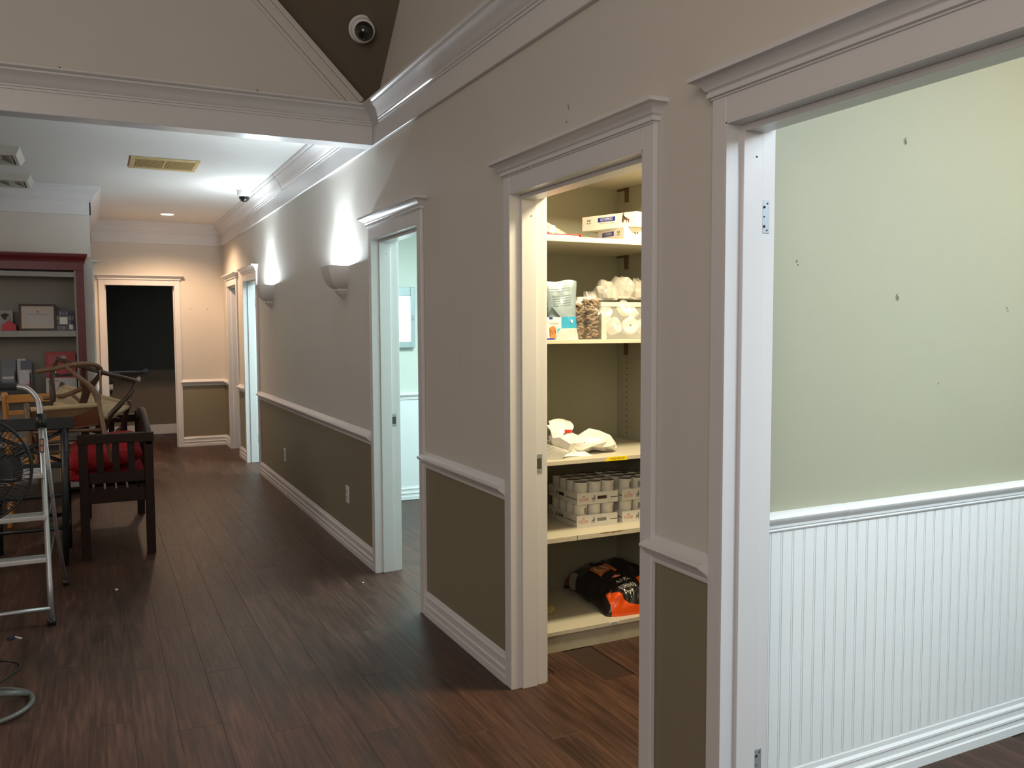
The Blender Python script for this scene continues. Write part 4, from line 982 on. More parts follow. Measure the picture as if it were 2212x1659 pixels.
for a, b_ in zip(rings, rings[1:]):
    for k in range(n):
        if rnd.random() < 0.5: bm.faces.new((a[k], a[(k+1) % n], b_[(k+1) % n])); bm.faces.new((a[k], b_[(k+1) % n], b_[k]))
        else: bm.faces.new((a[k], a[(k+1) % n], b_[k])); bm.faces.new((a[(k+1) % n], b_[(k+1) % n], b_[k]))
bm.faces.new(rings[-1])
bb_ = link('bag_body', bm, WBAG, t)
ss = bb_.modifiers.new('solid', 'SOLIDIFY'); ss.thickness = 0.0012
sheet('bag_flap', WBAG, t, [(-0.145, -0.04, 0.075), (-0.02, -0.01, 0.100), (0.03, 0.05, 0.150), (-0.115, 0.02, 0.160)], 12, 0.010, 3, 0.001, 14, curve=lambda u, v: (0, -0.03*math.sin(PI*v), 0.012*math.sin(PI*u)*v))
o = sheet('bag_print', INKRED, t, [(-0.070, -0.062, 0.112), (-0.012, -0.036, 0.108), (-0.015, -0.034, 0.120), (-0.066, -0.058, 0.128)], 8, 0.003, 8, 0.001, 30)
sheet('bag_tail', WBAG, t, [(-0.16, -0.08, 0.001), (0.06, -0.10, 0.001), (0.03, -0.02, 0.03), (-0.12, -0.02, 0.05)], 10, 0.006, 12, 0.001, 16)

# ---- bottom shelf: black dog food bag and a dropped chew
S5 = 0.1025
t = thing('dog_food_bag', 'black and orange foil bag of dog food slumped on the bottom closet shelf', 'bag', (2.392, 3.655, S5))
HL, HW, HT = 0.190, 0.262, 0.165   # half length, half width, height
rotb = Matrix.Rotation(-0.06, 4, 'Z')
def bag_pt(u, v):
    """u -1..1 along, v 0..2: 0..1 front face bottom to crest, 1..2 crest to back bottom"""
    end = (1-abs(u)**3.2)**0.40 if abs(u) < 1 else 0.0
    a = v*PI/2
    cy_, sz_ = -math.cos(a), math.sin(a)
    yy = math.copysign(abs(cy_)**0.75, cy_)*HW*(0.86+0.14*end); zz = abs(sz_)**0.62*HT*(0.16+0.84*end)
    if v < 1: zz *= (0.82+0.18*v)
    zz *= 1.0+0.10*u
    q = Vector((u*3.0, v*2.2, 1.7)); w_ = 0.020*noise.noise(q)+0.010*noise.noise(q*2.7)+0.008*(1-2*abs(noise.noise(q*1.7+Vector((5, 0, 0)))))
    k = min(1, sz_*2)
    p = Vector((u*HL, yy-w_*k*0.5, zz+w_*k))
    p = rotb @ p; p.z = max(p.z, 0.0005); return p
bm = bmesh.new(); NU, NV = 110, 110; g = []
for j in range(NV+1):
    g.append([bm.verts.new(bag_pt(-1+2*i/NU, 2*j/NV)) for i in range(NU+1)])
for j in range(NV):
    for i in range(NU):
        f = bm.faces.new((g[j][i], g[j][i+1], g[j+1][i+1], g[j+1][i]))
        u, v = -1+2*(i+0.5)/NU, 2*(j+0.5)/NV
        wave = 0.09+0.46*math.exp(-((u+0.88)/0.42)**2)
        if v < wave and u > -0.88: f.material_index = 1
        if 1.50 < v < 1.64-0.06*u and u < 0.9: f.material_index = 2
        if u < -0.86 and 1.22 < v < 1.50: f.material_index = 3
        if u < -0.80 and 1.50 <= v < 1.60: f.material_index = 4
bb_ = link('bag_body', bm, [BAGBLK, mat('orange_foil', (0.78, 0.085, 0.008), 0.3, bump=0.4, bscale=16, coat=0.3), mat('rust_foil', (0.22, 0.030, 0.006), 0.35, bump=0.4, bscale=16), mat('grey_foil_label', (0.30, 0.29, 0.27), 0.5), mat('maroon_foil', (0.16, 0.012, 0.012), 0.4)], t, smooth=True)
def bag_map(cu, cv, rot=0.0, flip=1):
    def fn(x, y):
        x, y = x*math.cos(rot)-y*math.sin(rot), x*math.sin(rot)+y*math.cos(rot)
        u = cu+flip*x/HL; v = cv+flip*y/(HW*1.15)
        p0 = bag_pt(u, v); du = bag_pt(u+0.01, v)-p0; dv = bag_pt(u, v+0.01)-p0
        nn = du.cross(dv)
        if nn.length > 0: nn.normalize()
        return p0+nn*0.0032
    return fn
for s_, cv_, fit_, sz in (('PRO PLAN', 0.64, 0.080, 0.024), ('VETERINARY', 0.52, 0.100, 0.025), ('DIETS', 0.41, 0.048, 0.022)):
    text('lettering', s_, sz, INKWHT, bb_, None, fit=fit_, fn=bag_map(-0.28, cv_))
fo = bag_map(-0.38, 0.76)
poly_part('oval_print', [(0.024*math.cos(a), 0.007*math.sin(a)) for a in [i*PI/8 for i in range(16)]], mat('pink_ink', (0.80, 0.25, 0.18), 0.4), bb_, fo)
bmq = bmesh.new(); fo = bag_map(-0.42, 1.0, 0.12)
gq = [[bmq.verts.new(fo(-0.055+0.11*i/6, -0.028+0.056*j/4)) for i in range(7)] for j in range(5)]
for j in range(4):
    for i in range(6): bmq.faces.new((gq[j][i], gq[j][i+1], gq[j+1][i+1], gq[j+1][i]))
link('orange_label', bmq, mat('dull_orange_ink', (0.55, 0.16, 0.03), 0.45), bb_)
text('lettering', 'OM', 0.055, mat('cream_ink', (0.60, 0.50, 0.36), 0.5), bb_, None, fit=0.085, fn=lambda x, y: fo(x, y)+Vector((0, -0.0008, 0.0012)))
bmq = bmesh.new(); fo2 = bag_map(0.26, 0.58)
gq = [[bmq.verts.new(fo2(-0.03+0.06*i/6, -0.03+0.06*j/4)) for i in range(7)] for j in range(5)]
for j in range(4):
    for i in range(6): bmq.faces.new((gq[j][i], gq[j][i+1], gq[j+1][i+1], gq[j+1][i]))
link('orange_label', bmq, INKORG, bb_)
text('lettering', 'DIETS', 0.026, mat('faint_ink', (0.16, 0.15, 0.14), 0.5), bb_, None, fit=0.075, fn=bag_map(-0.05, 1.26, 0, -1)); text('lettering', 'VETERINARY', 0.028, mat('faint_ink', (0.16, 0.15, 0.14), 0.5), bb_, None, fit=0.15, fn=bag_map(-0.05, 1.37, 0, -1))
t = thing('dried_chew', 'small knobbly yellowish dried chew on the bottom closet shelf', 'chew', (1.963, 3.60, S5))
blob('chew_body', mat('tan_chew', (0.42, 0.34, 0.15), 0.8, var=0.3, vscale=40), t, (0.031, 0.022, 0.022), 3, 0.7, 2.4, 3, flat_z=-0.018, M=Matrix.Translation((0, 0, 0.018)))

# ------------------------------------------------------------------ bookcase with its contents
BX1, BYF = -0.062, 8.72
t = thing('bookcase', 'tall grey bookcase with a dark red face frame left of the passage', 'bookcase', (BX1, BYF, 0))
BWD = 1.35; D_ = 0.265
bm = bmesh.new(); bx(bm, -0.066, 0, 0, 0.020, 0, 2.045); bx(bm, -BWD, -BWD+0.066, 0, 0.020, 0, 2.045); bx(bm, -BWD, 0, 0, 0.020, 2.045, 2.13); link('face_frame', bm, REDW, t, bevel=0.002)
bm = bmesh.new()
cpr = [(0, 2.12), (0.010, 2.12), (0.014, 2.135), (0.030, 2.168), (0.034, 2.186), (0.034, 2.195), (0, 2.195)]
sweep(bm, cpr, [lambda d: (0+d-0.002, D_-0.01), lambda d: (0+d-0.002, -d+0.002), lambda d: (-BWD, -d+0.002)]); bx(bm, -BWD, 0, 0.0, D_-0.01, 2.13, 2.19); link('cornice', bm, REDW, t)
bm = bmesh.new(); bx(bm, -0.018, -0.002, 0.02, D_, 0, 2.13); bx(bm, -BWD, -BWD+0.016, 0.02, D_, 0, 2.13); link('side_panel', bm, REDW, t)
bm = bmesh.new(); bx(bm, -0.082, -0.064, 0.012, D_, 0, 2.05); bx(bm, -BWD+0.064, -BWD+0.082, 0.012, D_, 0, 2.05); link('inner_lining', bm, GREYP, t)
bm = bmesh.new(); bx(bm, -BWD, -0.02, D_-0.008, D_, 0, 2.10); link('back_panel', bm, mat('bookcase_back', (0.20, 0.185, 0.155), 0.6), t)
for z0, z1 in ((0.06, 0.10), (0.46, 0.50), (0.88, 0.93), (1.445, 1.500), (1.985, 2.03)):
    bm = bmesh.new(); bx(bm, -BWD+0.08, -0.082, 0.014, D_-0.008, z0, z1); link('shelf', bm, GREYP, t, bevel=0.002)
SH = 1.5005; SH2 = 0.9305
t = thing('framed_certificate', 'brown framed certificate leaning in the bookcase', 'certificate', (-0.452, 8.84, SH), (R(-10), 0, 0))
bm = bmesh.new(); w, h = 0.150, 0.245
for x0, x1, z0, z1 in ((-w, -w+0.020, 0, h), (w-0.020, w, 0, h), (-w+0.020, w-0.020, 0, 0.020), (-w+0.020, w-0.020, h-0.020, h)): bx(bm, x0, x1, -0.008, 0.008, z0, z1)
link('frame', bm, mat('brown_frame', (0.045, 0.020, 0.010), 0.35), t, bevel=0.002)
bm = bmesh.new(); bx(bm, -w+0.018, w-0.018, -0.001, 0.004, 0.018, h-0.018); p_ = link('certificate_sheet', bm, mat('certificate_paper', (0.46, 0.42, 0.38), 0.15), t)
gold = mat('gold_print', (0.62, 0.38, 0.20), 0.4)
bm = bmesh.new()
for x0, x1, z0, z1 in ((-w+0.026, -w+0.030, 0.03, h-0.03), (w-0.030, w-0.026, 0.03, h-0.03), (-w+0.03, w-0.03, 0.028, 0.032), (-w+0.03, w-0.03, h-0.032, h-0.028)): bx(bm, x0, x1, -0.0022, -0.001, z0, z1)
link('gold_border', bm, gold, p_)
text('lettering', 'CERTIFICATE', 0.018, gold, p_, face_M((0, -0.002, h-0.052), (1, 0, 0)), fit=0.15)
bm = bmesh.new(); bx(bm, -0.010, 0.010, -0.0022, -0.001, h-0.078, h-0.066); link('crest_print', bm, INKRED, p_)
bm = bmesh.new(); bx(bm, -0.075, 0.075, -0.0022, -0.001, h-0.098, h-0.094); link('printed_line', bm, INKGRY, p_)
t = thing('photo_collage', 'small dark collage of photographs right of the framed certificate', 'collage', (-0.230, 8.85, SH), (R(-9), 0, 0))
bm = bmesh.new(); bx(bm, -0.078, 0.078, -0.004, 0.004, 0, 0.185); cb = link('board', bm, mat('collage_board', (0.03, 0.03, 0.045), 0.4), t)
rnd = random.Random(5)
for k in range(22):
    x0 = -0.074+(k % 6)*0.025; z0 = 0.006+(k//6)*0.045
    g_ = rnd.uniform(0.02, 0.22); cc = [max(0.01, g_+rnd.uniform(-0.03, 0.03)) for _ in range(3)]
    bm = bmesh.new(); bx(bm, x0, x0+0.021, -0.0052, -0.004, z0, z0+0.038); link('photo', bm, mat('photo_ink_%d' % (k % 7), tuple(cc), 0.4), cb)
bm = bmesh.new(); bx(bm, -0.046, 0.018, -0.007, -0.005, 0.06, 0.125); link('note_card', bm, PAPER, cb)
bm = bmesh.new(); bx(bm, 0.03, 0.06, -0.007, -0.005, 0.01, 0.055); link('note_card', bm, PAPER, cb)
t = thing('red_house_box', 'small red house shaped box at the left of the certificate', 'box', (-0.675, 8.80, SH))
bm = bmesh.new(); pp = [(-0.055, 0), (0.055, 0), (0.055, 0.052), (0, 0.092), (-0.055, 0.052)]
a = [bm.verts.new((x, 0, z)) for x, z in pp]; b_ = [bm.verts.new((x, 0.05, z)) for x, z in pp]; bm.faces.new(a); bm.faces.new(b_[::-1])
for i in range(5): bm.faces.new((a[i], b_[i], b_[(i+1) % 5], a[(i+1) % 5]))
link('box_body', bm, mat('pinkish_red_card', (0.42, 0.020, 0.032), 0.5), t, bevel=0.001)
t = thing('photo_print', 'black and white animal photo card behind the red house shaped box', 'photo', (-0.70, 8.88, SH), (R(-8), 0, 0))
bm = bmesh.new(); bx(bm, -0.06, 0.05, -0.002, 0.002, 0, 0.185); cb = link('card', bm, mat('grey_card', (0.25, 0.24, 0.22), 0.4), t)
poly_part('animal_print', [(0.03*math.cos(a)*(1+0.3*math.sin(3*a))-0.01, 0.13+0.03*math.sin(a)) for a in [i*PI/8 for i in range(16)]], INKBLK, cb, lambda u, v: Vector((u, -0.003, v)))
poly_part('animal_print', [(0.022*math.cos(a)+0.02, 0.10+0.035*math.sin(a)) for a in [i*PI/8 for i in range(16)]], INKGRY, cb, lambda u, v: Vector((u, -0.0035, v)))
# brochures
def brochure(x, y, z, w, h, cols, label, rz=0.0):
    t = thing('brochure', label, 'brochure', (x, y, z), (R(-8), 0, rz))
    bm = bmesh.new(); bx(bm, -w/2, w/2, -0.003, 0.003, 0, h); cv = link('cover', bm, cols[0], t)
    bm = bmesh.new(); bx(bm, -w/2+0.003, w/2-0.003, -0.0042, -0.003, h*0.05, h*0.42); link('picture', bm, cols[1], cv)
    bm = bmesh.new(); bx(bm, -w/2+0.006, w/2-0.006, -0.0042, -0.003, h*0.62, h*0.72); link('title_band', bm, cols[2], cv)
navy = mat('navy_print', (0.025, 0.030, 0.065), 0.35); slate = mat('slate_print', (0.07, 0.08, 0.10), 0.35); mag = mat('magenta_print', (0.35, 0.02, 0.09), 0.35); tan = mat('tan_print', (0.25, 0.20, 0.13), 0.4); pale = mat('pale_print', (0.42, 0.41, 0.42), 0.4)
brochure(-0.70, 8.90, SH2, 0.11, 0.315, (slate, pale, INKGRY), 'grey picture brochure at the back left of the lower bookcase shelf')
brochure(-0.60, 8.895, SH2, 0.07, 0.318, (pale, tan, pale), 'pale brochure between the two back brochures in the bookcase')
brochure(-0.56, 8.86, SH2, 0.09, 0.300, (navy, mag, pale), 'navy brochure with magenta band at the back right of the rack')
brochure(-0.70, 8.80, SH2, 0.10, 0.225, (slate, tan, pale), 'slate brochure with white stripe in the front left of the rack')
brochure(-0.575, 8.80, SH2, 0.085, 0.215, (pale, tan, pale), 'pale brochure with food picture in the front right of the rack')
t = thing('brochure_rack', 'dark clear rack holding brochures in the bookcase', 'rack', (-0.63, 8.78, SH2))
bm = bmesh.new(); bx(bm, -0.13, 0.10, 0, 0.15, 0, 0.004); bx(bm, -0.13, 0.10, 0, 0.003, 0, 0.07); bx(bm, -0.13, -0.127, 0, 0.15, 0, 0.12); bx(bm, 0.097, 0.10, 0, 0.15, 0, 0.12); link('rack_body', bm, mat('dark_acrylic', (0.03, 0.03, 0.035), 0.2), t)
t = thing('red_display', 'red display card with white lettering standing in the bookcase', 'sign', (-0.285, 8.90, SH2), (R(-3), 0, 0))
bm = bmesh.new(); bx(bm, -0.118, 0.128, -0.003, 0.003, 0.0, 0.375); cb = link('card', bm, mat('display_red', (0.33, 0.012, 0.015), 0.45), t, bevel=0.002)
for k, s_ in enumerate(('HELP YOUR SENIOR', 'PET STAY ACTIVE', 'LONGER WITH', 'THERAPY')):
    text('lettering', s_, 0.019, mat('pale_red_ink', (0.60, 0.25, 0.24), 0.6), cb, face_M((-0.097, -0.0045, 0.340-k*0.021), (1, 0, 0)), fit=(0.125, 0.115, 0.105, 0.055)[k], align='LEFT')
bm = bmesh.new(); lathe(bm, [(0.018, 0), (0.028, 0), (0.028, 0.001), (0.018, 0.001), (0.018, 0)], 20, Matrix.Translation((-0.063, -0.004, 0.20)) @ Matrix.Rotation(PI/2, 4, 'X')); link('seal_print', bm, INKWHT, cb)
poly_part('animal_print', [(-0.10+x*0.12, 0.145+z*0.022) for x, z in ((0, 0), (1.6, 0), (1.6, 0.8), (1.3, 1.2), (0.9, 0.8), (0.5, 1.3), (0.1, 0.7))], INKBLK, cb, lambda u, v: Vector((u, -0.0045, v)))
t = thing('white_leaflet', 'white leaflet with red print in front of the red display card', 'leaflet', (-0.28, 8.85, SH2), (R(-4), 0, 0))
bm = bmesh.new(); bx(bm, -0.125, 0.125, -0.002, 0.002, 0, 0.135); cb = link('sheet', bm, mat('leaflet_paper', (0.44, 0.42, 0.41), 0.5), t)
bm = bmesh.new(); bx(bm, -0.105, -0.07, -0.003, -0.002, 0.085, 0.118); link('picture', bm, INKGRY, cb); bm = bmesh.new(); bx(bm, -0.058, -0.022, -0.003, -0.002, 0.104, 0.112); link('red_bar', bm, INKRED, cb)

# ------------------------------------------------------------------ bench with red cushions
t = thing('wooden_bench', 'dark wooden slatted bench holding red cushions and stacked chairs', 'bench', (-0.115, 6.14, 0))
X1, L_ = 0.448, 1.44        # width in x, length in y
LEG = 0.055
def bpart(nm, *a, bev=0.003): 
    bm = bmesh.new(); bx(bm, *a); return link(nm, bm, DWOOD, t, bevel=bev)
bpart('leg', 0.0, LEG, 0, LEG, 0, 0.77); bpart('leg', X1-LEG, X1, 0, LEG, 0, 0.77); bpart('leg', 0.0, LEG, L_-LEG, L_, 0, 0.77); bpart('leg', X1-LEG, X1, L_-LEG, L_, 0, 0.85)
for y0, zt in ((0.0, 0.82), (L_-LEG, 0.82)):
    bpart('arm_rail', -0.005, X1+0.006, y0-0.006, y0+LEG+0.006, 0.76, zt); bpart('side_rail', LEG, X1-LEG, y0+0.012, y0+0.040, 0.495, 0.565); bpart('apron', LEG, X1-LEG, y0+0.010, y0+0.036, 0.365, 0.455)
    for k in range(3): bpart('side_slat', 0.104+k*0.094, 0.148+k*0.094, y0+0.016, y0+0.036, 0.565, 0.76)
bpart('apron', 0.005, 0.028, LEG, L_-LEG, 0.365, 0.455); bpart('apron', X1-0.03, X1-0.008, LEG, L_-LEG, 0.365, 0.455)
for k in range(6): bpart('seat_slat', 0.02+k*0.068, 0.075+k*0.068, 0.036, L_-0.036, 0.452, 0.470)
bpart('back_rail', X1-0.040, X1-0.012, LEG, L_-LEG, 0.50, 0.555)
for k in range(17):
    y0 = LEG+0.03+k*(L_-2*LEG-0.09)/16; zt = 0.80+0.085*math.sin(PI*(y0)/L_)
    bpart('back_slat', X1-0.032, X1-0.020, y0, y0+0.032, 0.555, zt, bev=0.001)
bm = bmesh.new(); N = 24; R_ = []
for k in range(N+1):
    y0 = k/N*L_; s = math.sin(PI*k/N); zt = 0.815+0.105*s**0.8; zb = zt-0.075
    x0, x1 = X1-0.045, X1-0.008
    R_.append([bm.verts.new(p) for p in ((x0, y0, zb), (x1, y0, zb), (x1, y0, zt), ((x0+x1)/2, y0, zt+0.006), (x0, y0, zt))])
for a, b_ in zip(R_, R_[1:]):
    for k in range(5): bm.faces.new((a[k], a[(k+1) % 5], b_[(k+1) % 5], b_[k]))
bm.faces.new(R_[0]); bm.faces.new(R_[-1][::-1]); sharp_smooth(link('crest_rail', bm, DWOOD, t), 40)
def cushion(label, loc, rot, w, l, h, seed, tx, ty):
    t = thing('red_cushion', label, 'cushion', loc, rot)
    bm = bmesh.new(); nu, nv = 30, 44
    for side in (1, -1):
        g = []
        for j in range(nv+1):
            row_ = []
            for i in range(nu+1):
                u, v = -1+2*i/nu, -1+2*j/nv
                e_ = (max(0, 1-abs(u)**4)*max(0, 1-abs(v)**4))**0.5
                tuft = 1.0
                for a in range(tx):
                    for b in range(ty):
                        du = (u-(-1+2*(a+0.5)/tx))*w/2; dv = (v-(-1+2*(b+0.5)/ty))*l/2
                        tuft -= 0.60*math.exp(-(du*du+dv*dv)/0.0011)
                z = side*h/2*e_*tuft+0.006*noise.noise(Vector((u*4, v*6, seed)))*e_
                row_.append(bm.verts.new((u*w/2*(1+0.03*noise.noise(Vector((v*5, 0, seed)))), v*l/2, z)))
            g.append(row_)
        for j in range(nv):
            for i in range(nu): bm.faces.new((g[j][i], g[j][i+1], g[j+1][i+1], g[j+1][i]))
    bmesh.ops.remove_doubles(bm, verts=bm.verts, dist=0.0008)
    pad = link('pad', bm, REDC, t, smooth=True)
    bm = bmesh.new()
    for a in range(tx):
        for b in range(ty): lathe(bm, [(0, -0.003), (0.011, 0), (0, 0.005)], 10, Matrix.Translation(((-1+2*(a+0.5)/tx)*w/2, (-1+2*(b+0.5)/ty)*l/2, h/2*0.42)))
    link('buttons', bm, mat('dark_red_button', (0.20, 0.006, 0.008), 0.7), pad)
cushion('red tufted seat cushion lying flat on the dark bench', (0.050, 6.86, 0.522), (0, 0, 0), 0.50, 1.26, 0.10, 1, 3, 7)
cushion('red tufted cushion heaped on top of the flat seat cushion', (0.045, 6.70, 0.645), (R(3), R(-9), 0), 0.46, 0.86, 0.17, 6, 2, 4)

# ------------------------------------------------------------------ wishbone chairs, piled up
def wishbone(label, loc, rot, wood, seatm):
    t = thing('wishbone_chair', label, 'chair', loc, rot, None)
    def tp(nm, pts, rad, m=wood, n=12, flat=1.0, par=t):
        bm = bmesh.new(); tube(bm, pts, rad, n, flat=flat); return link(nm, bm, m, par, smooth=True)
    arc = [(0.27*math.cos(a), -0.02+0.26*math.sin(a), 0.68+0.06*math.sin(a)) for a in [i*PI/20 for i in range(21)]]
    pts = [(0.262, -0.15, 0.672), (0.270, -0.09, 0.674)]+arc+[(-0.270, -0.09, 0.674), (-0.262, -0.15, 0.672)]
    n = len(pts); tp('arm_rail', pts, [0.013 if k in (0, n-1) else 0.0165 for k in range(n)], n=12)
    for s in (1, -1):
        tp('leg', [(s*0.245, -0.225, 0), (s*0.243, -0.222, 0.25), (s*0.240, -0.220, 0.43), (s*0.240, -0.220, 0.465)], [0.011, 0.0165, 0.018, 0.015])
        tp('leg', spline([(s*0.200, 0.235, 0), (s*0.195, 0.215, 0.22), (s*0.190, 0.200, 0.42), (s*0.225, 0.175, 0.52), (s*0.265, 0.095, 0.61), (s*0.268, 0.03, 0.685)], 6), [0.012]*4+[0.015]*8+[0.019]*8+[0.016]*6+[0.012]*5)
        tp('side_rail', [(s*0.240, -0.20, 0.42), (s*0.192, 0.19, 0.42)], 0.017, seatm)
        tp('stretcher', [(s*0.242, -0.20, 0.26), (s*0.195, 0.20, 0.24)], 0.010)
        tp('stretcher', [(s*0.242, -0.20, 0.18), (s*0.196, 0.205, 0.19)], 0.010)
    tp('front_rail', [(-0.235, -0.22, 0.435), (0.235, -0.22, 0.435)], 0.018, seatm); tp('rear_rail', [(-0.19, 0.20, 0.42), (0.19, 0.20, 0.42)], 0.017, seatm)
    tp('stretcher', [(-0.24, -0.22, 0.30), (0.24, -0.22, 0.30)], 0.011); tp('stretcher', [(-0.196, 0.215, 0.30), (0.196, 0.215, 0.30)], 0.011)
    # flat Y splat
    bm = bmesh.new(); th = 0.006
    def pl(poly):
        a = [bm.verts.new((x, y-th, z)) for x, y, z in poly]; b = [bm.verts.new((x, y+th, z)) for x, y, z in poly]
        bm.faces.new(a); bm.faces.new(b[::-1]); k = len(poly)
        for i in range(k): bm.faces.new((a[i], b[i], b[(i+1) % k], a[(i+1) % k]))
    yz = lambda z: 0.20+(z-0.42)*0.12
    pl([(-0.022, yz(0.42), 0.42), (0.022, yz(0.42), 0.42), (0.026, yz(0.56), 0.56), (0.075, yz(0.73)+0.0, 0.735), (0.045, yz(0.73), 0.740), (0, yz(0.60), 0.60), (-0.045, yz(0.73), 0.740), (-0.075, yz(0.73), 0.735), (-0.026, yz(0.56), 0.56)])
    link('splat', bm, wood, t, bevel=0.002)
    # woven seat: four triangles dished to the middle, with cord ridges
    bm = bmesh.new(); cn = [(-0.235, -0.215), (0.235, -0.215), (0.188, 0.195), (-0.188, 0.195)]; M_ = (0, -0.02); NR = 16
    for zf in (0.428, 0.408):
        for k in range(4):
            a, b = cn[k], cn[(k+1) % 4]; rows = []
            for j in range(NR+1):
                f = j/NR; z = zf-0.010*f+(0.0035 if j % 2 else 0)
                rows.append([bm.verts.new((a[0]*(1-f)+M_[0]*f, a[1]*(1-f)+M_[1]*f, z)), bm.verts.new((b[0]*(1-f)+M_[0]*f, b[1]*(1-f)+M_[1]*f, z))])
            for r1, r2 in zip(rows, rows[1:]): bm.faces.new((r1[0], r1[1], r2[1], r2[0]))
    link('woven_seat', bm, seatm, t)
    return t
wishbone('honey brown wishbone chair tipped on its side on top of the pile', (-0.14664604986535792, 6.369566357920472, 0.5241224592841212), (0.0880487406152755, -0.4167448791345864, -1.6060268380574432), OAK, CORD)
wishbone('dark brown wishbone chair upright behind the tipped chair on the pile', (-0.17117611677230066, 7.018549389382454, 0.5700978390357827), (-0.15976333839035184, -0.3199227356548847, -3.309725403104646), BROWNW, CORD)

# ------------------------------------------------------------------ black cross back chair
t = thing('cross_back_chair', 'black wooden cross back chair beside the stepladder', 'chair', (-0.40, 6.12, 0))
def cb_(nm, pts, rad, n=8, flat=1.0, m=BWOOD): 
    bm = bmesh.new(); tube(bm, pts, rad, n, flat=flat); return link(nm, bm, m, t, smooth=True)
def cbx(nm, *a, bev=0.006): 
    bm = bmesh.new(); bx(bm, *a); return link(nm, bm, BWOOD, t, bevel=bev)
cbx('crest_rail', -0.27, 0.27, -0.022, 0.028, 0.872, 0.948)
for s in (1, -1):
    cb_('leg', [(s*0.195, -0.06, 0), (s*0.205, 0.0, 0.44), (s*0.212, 0.0, 0.89)], [0.016, 0.024, 0.024], 8)
    cb_('leg', [(s*0.205, 0.43, 0), (s*0.205, 0.42, 0.43)], [0.016, 0.022], 8)
    cb_('cross_bar', [(s*0.20, 0, 0.86), (0, -0.012*s, 0.755), (-s*0.20, 0, 0.66)], 0.014, 8, 0.6)
    cb_('stretcher', [(s*0.200, -0.02, 0.20), (s*0.205, 0.42, 0.20)], 0.012)
cbx('lower_rail', -0.20, 0.20, -0.012, 0.012, 0.625, 0.660)
cbx('seat', -0.225, 0.225, 0.0, 0.45, 0.43, 0.462, bev=0.012)
cb_('stretcher', [(-0.20, 0.42, 0.24), (0.20, 0.42, 0.24)], 0.012); cb_('stretcher', [(-0.2, -0.03, 0.24), (0.2, -0.03, 0.24)], 0.012)

# ------------------------------------------------------------------ orange maple chair behind
t = thing('maple_chair', 'orange maple ladder back chair behind the black chair', 'chair', (-0.43, 7.50, 0))
for s in (1, -1):
    bm = bmesh.new(); pts = spline([(s*0.185, -0.07, 0), (s*0.18, 0.0, 0.45), (s*0.185, -0.02, 0.80), (s*0.19, -0.075, 1.035)], 5); tube(bm, pts, 0.021, 8); link('leg', bm, MAPLE, t, smooth=True)
    bm = bmesh.new(); tube(bm, [(s*0.20, 0.40, 0), (s*0.20, 0.40, 0.44)], [0.017, 0.021], 8); link('leg', bm, MAPLE, t, smooth=True)
for z0, h_ in ((0.985, 0.062), (0.875, 0.034), (0.78, 0.034), (0.66, 0.03)):
    bm = bmesh.new(); N = 12; R_ = []
    for k in range(N+1):
        x_ = -0.178+0.356*k/N; y_ = -0.02-0.28*(z0-0.8)*(0.9 if z0 > 0.8 else 0)+0.035*math.sin(PI*k/N)
        R_.append([bm.verts.new(p) for p in ((x_, y_-0.009, z0-h_/2), (x_, y_+0.009, z0-h_/2), (x_, y_+0.009, z0+h_/2), (x_, y_-0.009, z0+h_/2))])
    for a, b_ in zip(R_, R_[1:]):
        for k in range(4): bm.faces.new((a[k], a[(k+1) % 4], b_[(k+1) % 4], b_[k]))
    bm.faces.new(R_[0]); bm.faces.new(R_[-1][::-1]); link('back_rail', bm, MAPLE, t, bevel=0.004)
bm = bmesh.new(); bx(bm, -0.22, 0.22, -0.01, 0.42, 0.44, 0.475); link('seat', bm, MAPLE, t, bevel=0.012)
# ------------------------------------------------------------------ aluminium stepladder
t = thing('stepladder', 'aluminium folding stepladder with a curved top handle at the left edge', 'ladder', (-0.47, 4.86, 0))
LW = 0.23
def lp(nm, pts, rad, m=ALU, n=10, par=t, flat=1.0):
    bm = bmesh.new(); tube(bm, pts, rad, n, flat=flat); return link(nm, bm, m, par, smooth=True)
top = [(LW, 0.0, 0.03), (LW-0.028, 0.27, 1.02)]
hoop = [(LW, 0, 0.028), (LW-0.004, 0.045, 0.20), (LW-0.016, 0.17, 0.62), (LW-0.028, 0.285, 1.04)]
for s in (1, -1):
    lp('front_rail', [(s*x, y, z) for x, y, z in hoop], 0.0140)
    lp('rear_rail', [(s*(LW+0.045), 0.72, 0.03), (s*(LW+0.012), 0.56, 0.40), (s*(LW-0.015), 0.31, 1.0)], 0.0100)
    lp('foot', [(s*LW, -0.004, 0.0), (s*LW, 0.0, 0.035)], 0.021, BLACK); lp('foot', [(s*(LW+0.047), 0.725, 0.0), (s*(LW+0.044), 0.715, 0.035)], 0.016, BLACK)
    lp('hinge_collar', [(s*(LW-0.026), 0.275, 0.985), (s*(LW-0.029), 0.295, 1.055)], 0.026, BLACK)
    for z_, y_ in ((0.34, 0.09), (0.555, 0.15)): lp('brace', [(s*LW, y_, z_-0.01), (s*(LW+0.01), y_+0.30*(1 if z_ < 0.4 else 0.8), z_+0.045)], 0.005, GREYF, 6)
arcp = spline([(LW-0.028, 0.285, 1.04), (LW-0.040, 0.32, 1.13), (LW-0.085, 0.335, 1.19), (LW-0.14, 0.34, 1.205), (0, 0.34, 1.208), (-LW+0.14, 0.34, 1.205), (-LW+0.085, 0.335, 1.19), (-LW+0.040, 0.32, 1.13), (-LW+0.028, 0.285, 1.04)], 6)
hp = lp('handle_hoop', arcp, 0.0145)
lp('grip', [(0.095, 0.34, 1.207), (-0.095, 0.34, 1.207)], 0.021, mat('grey_foam', (0.035, 0.033, 0.036), 0.7))
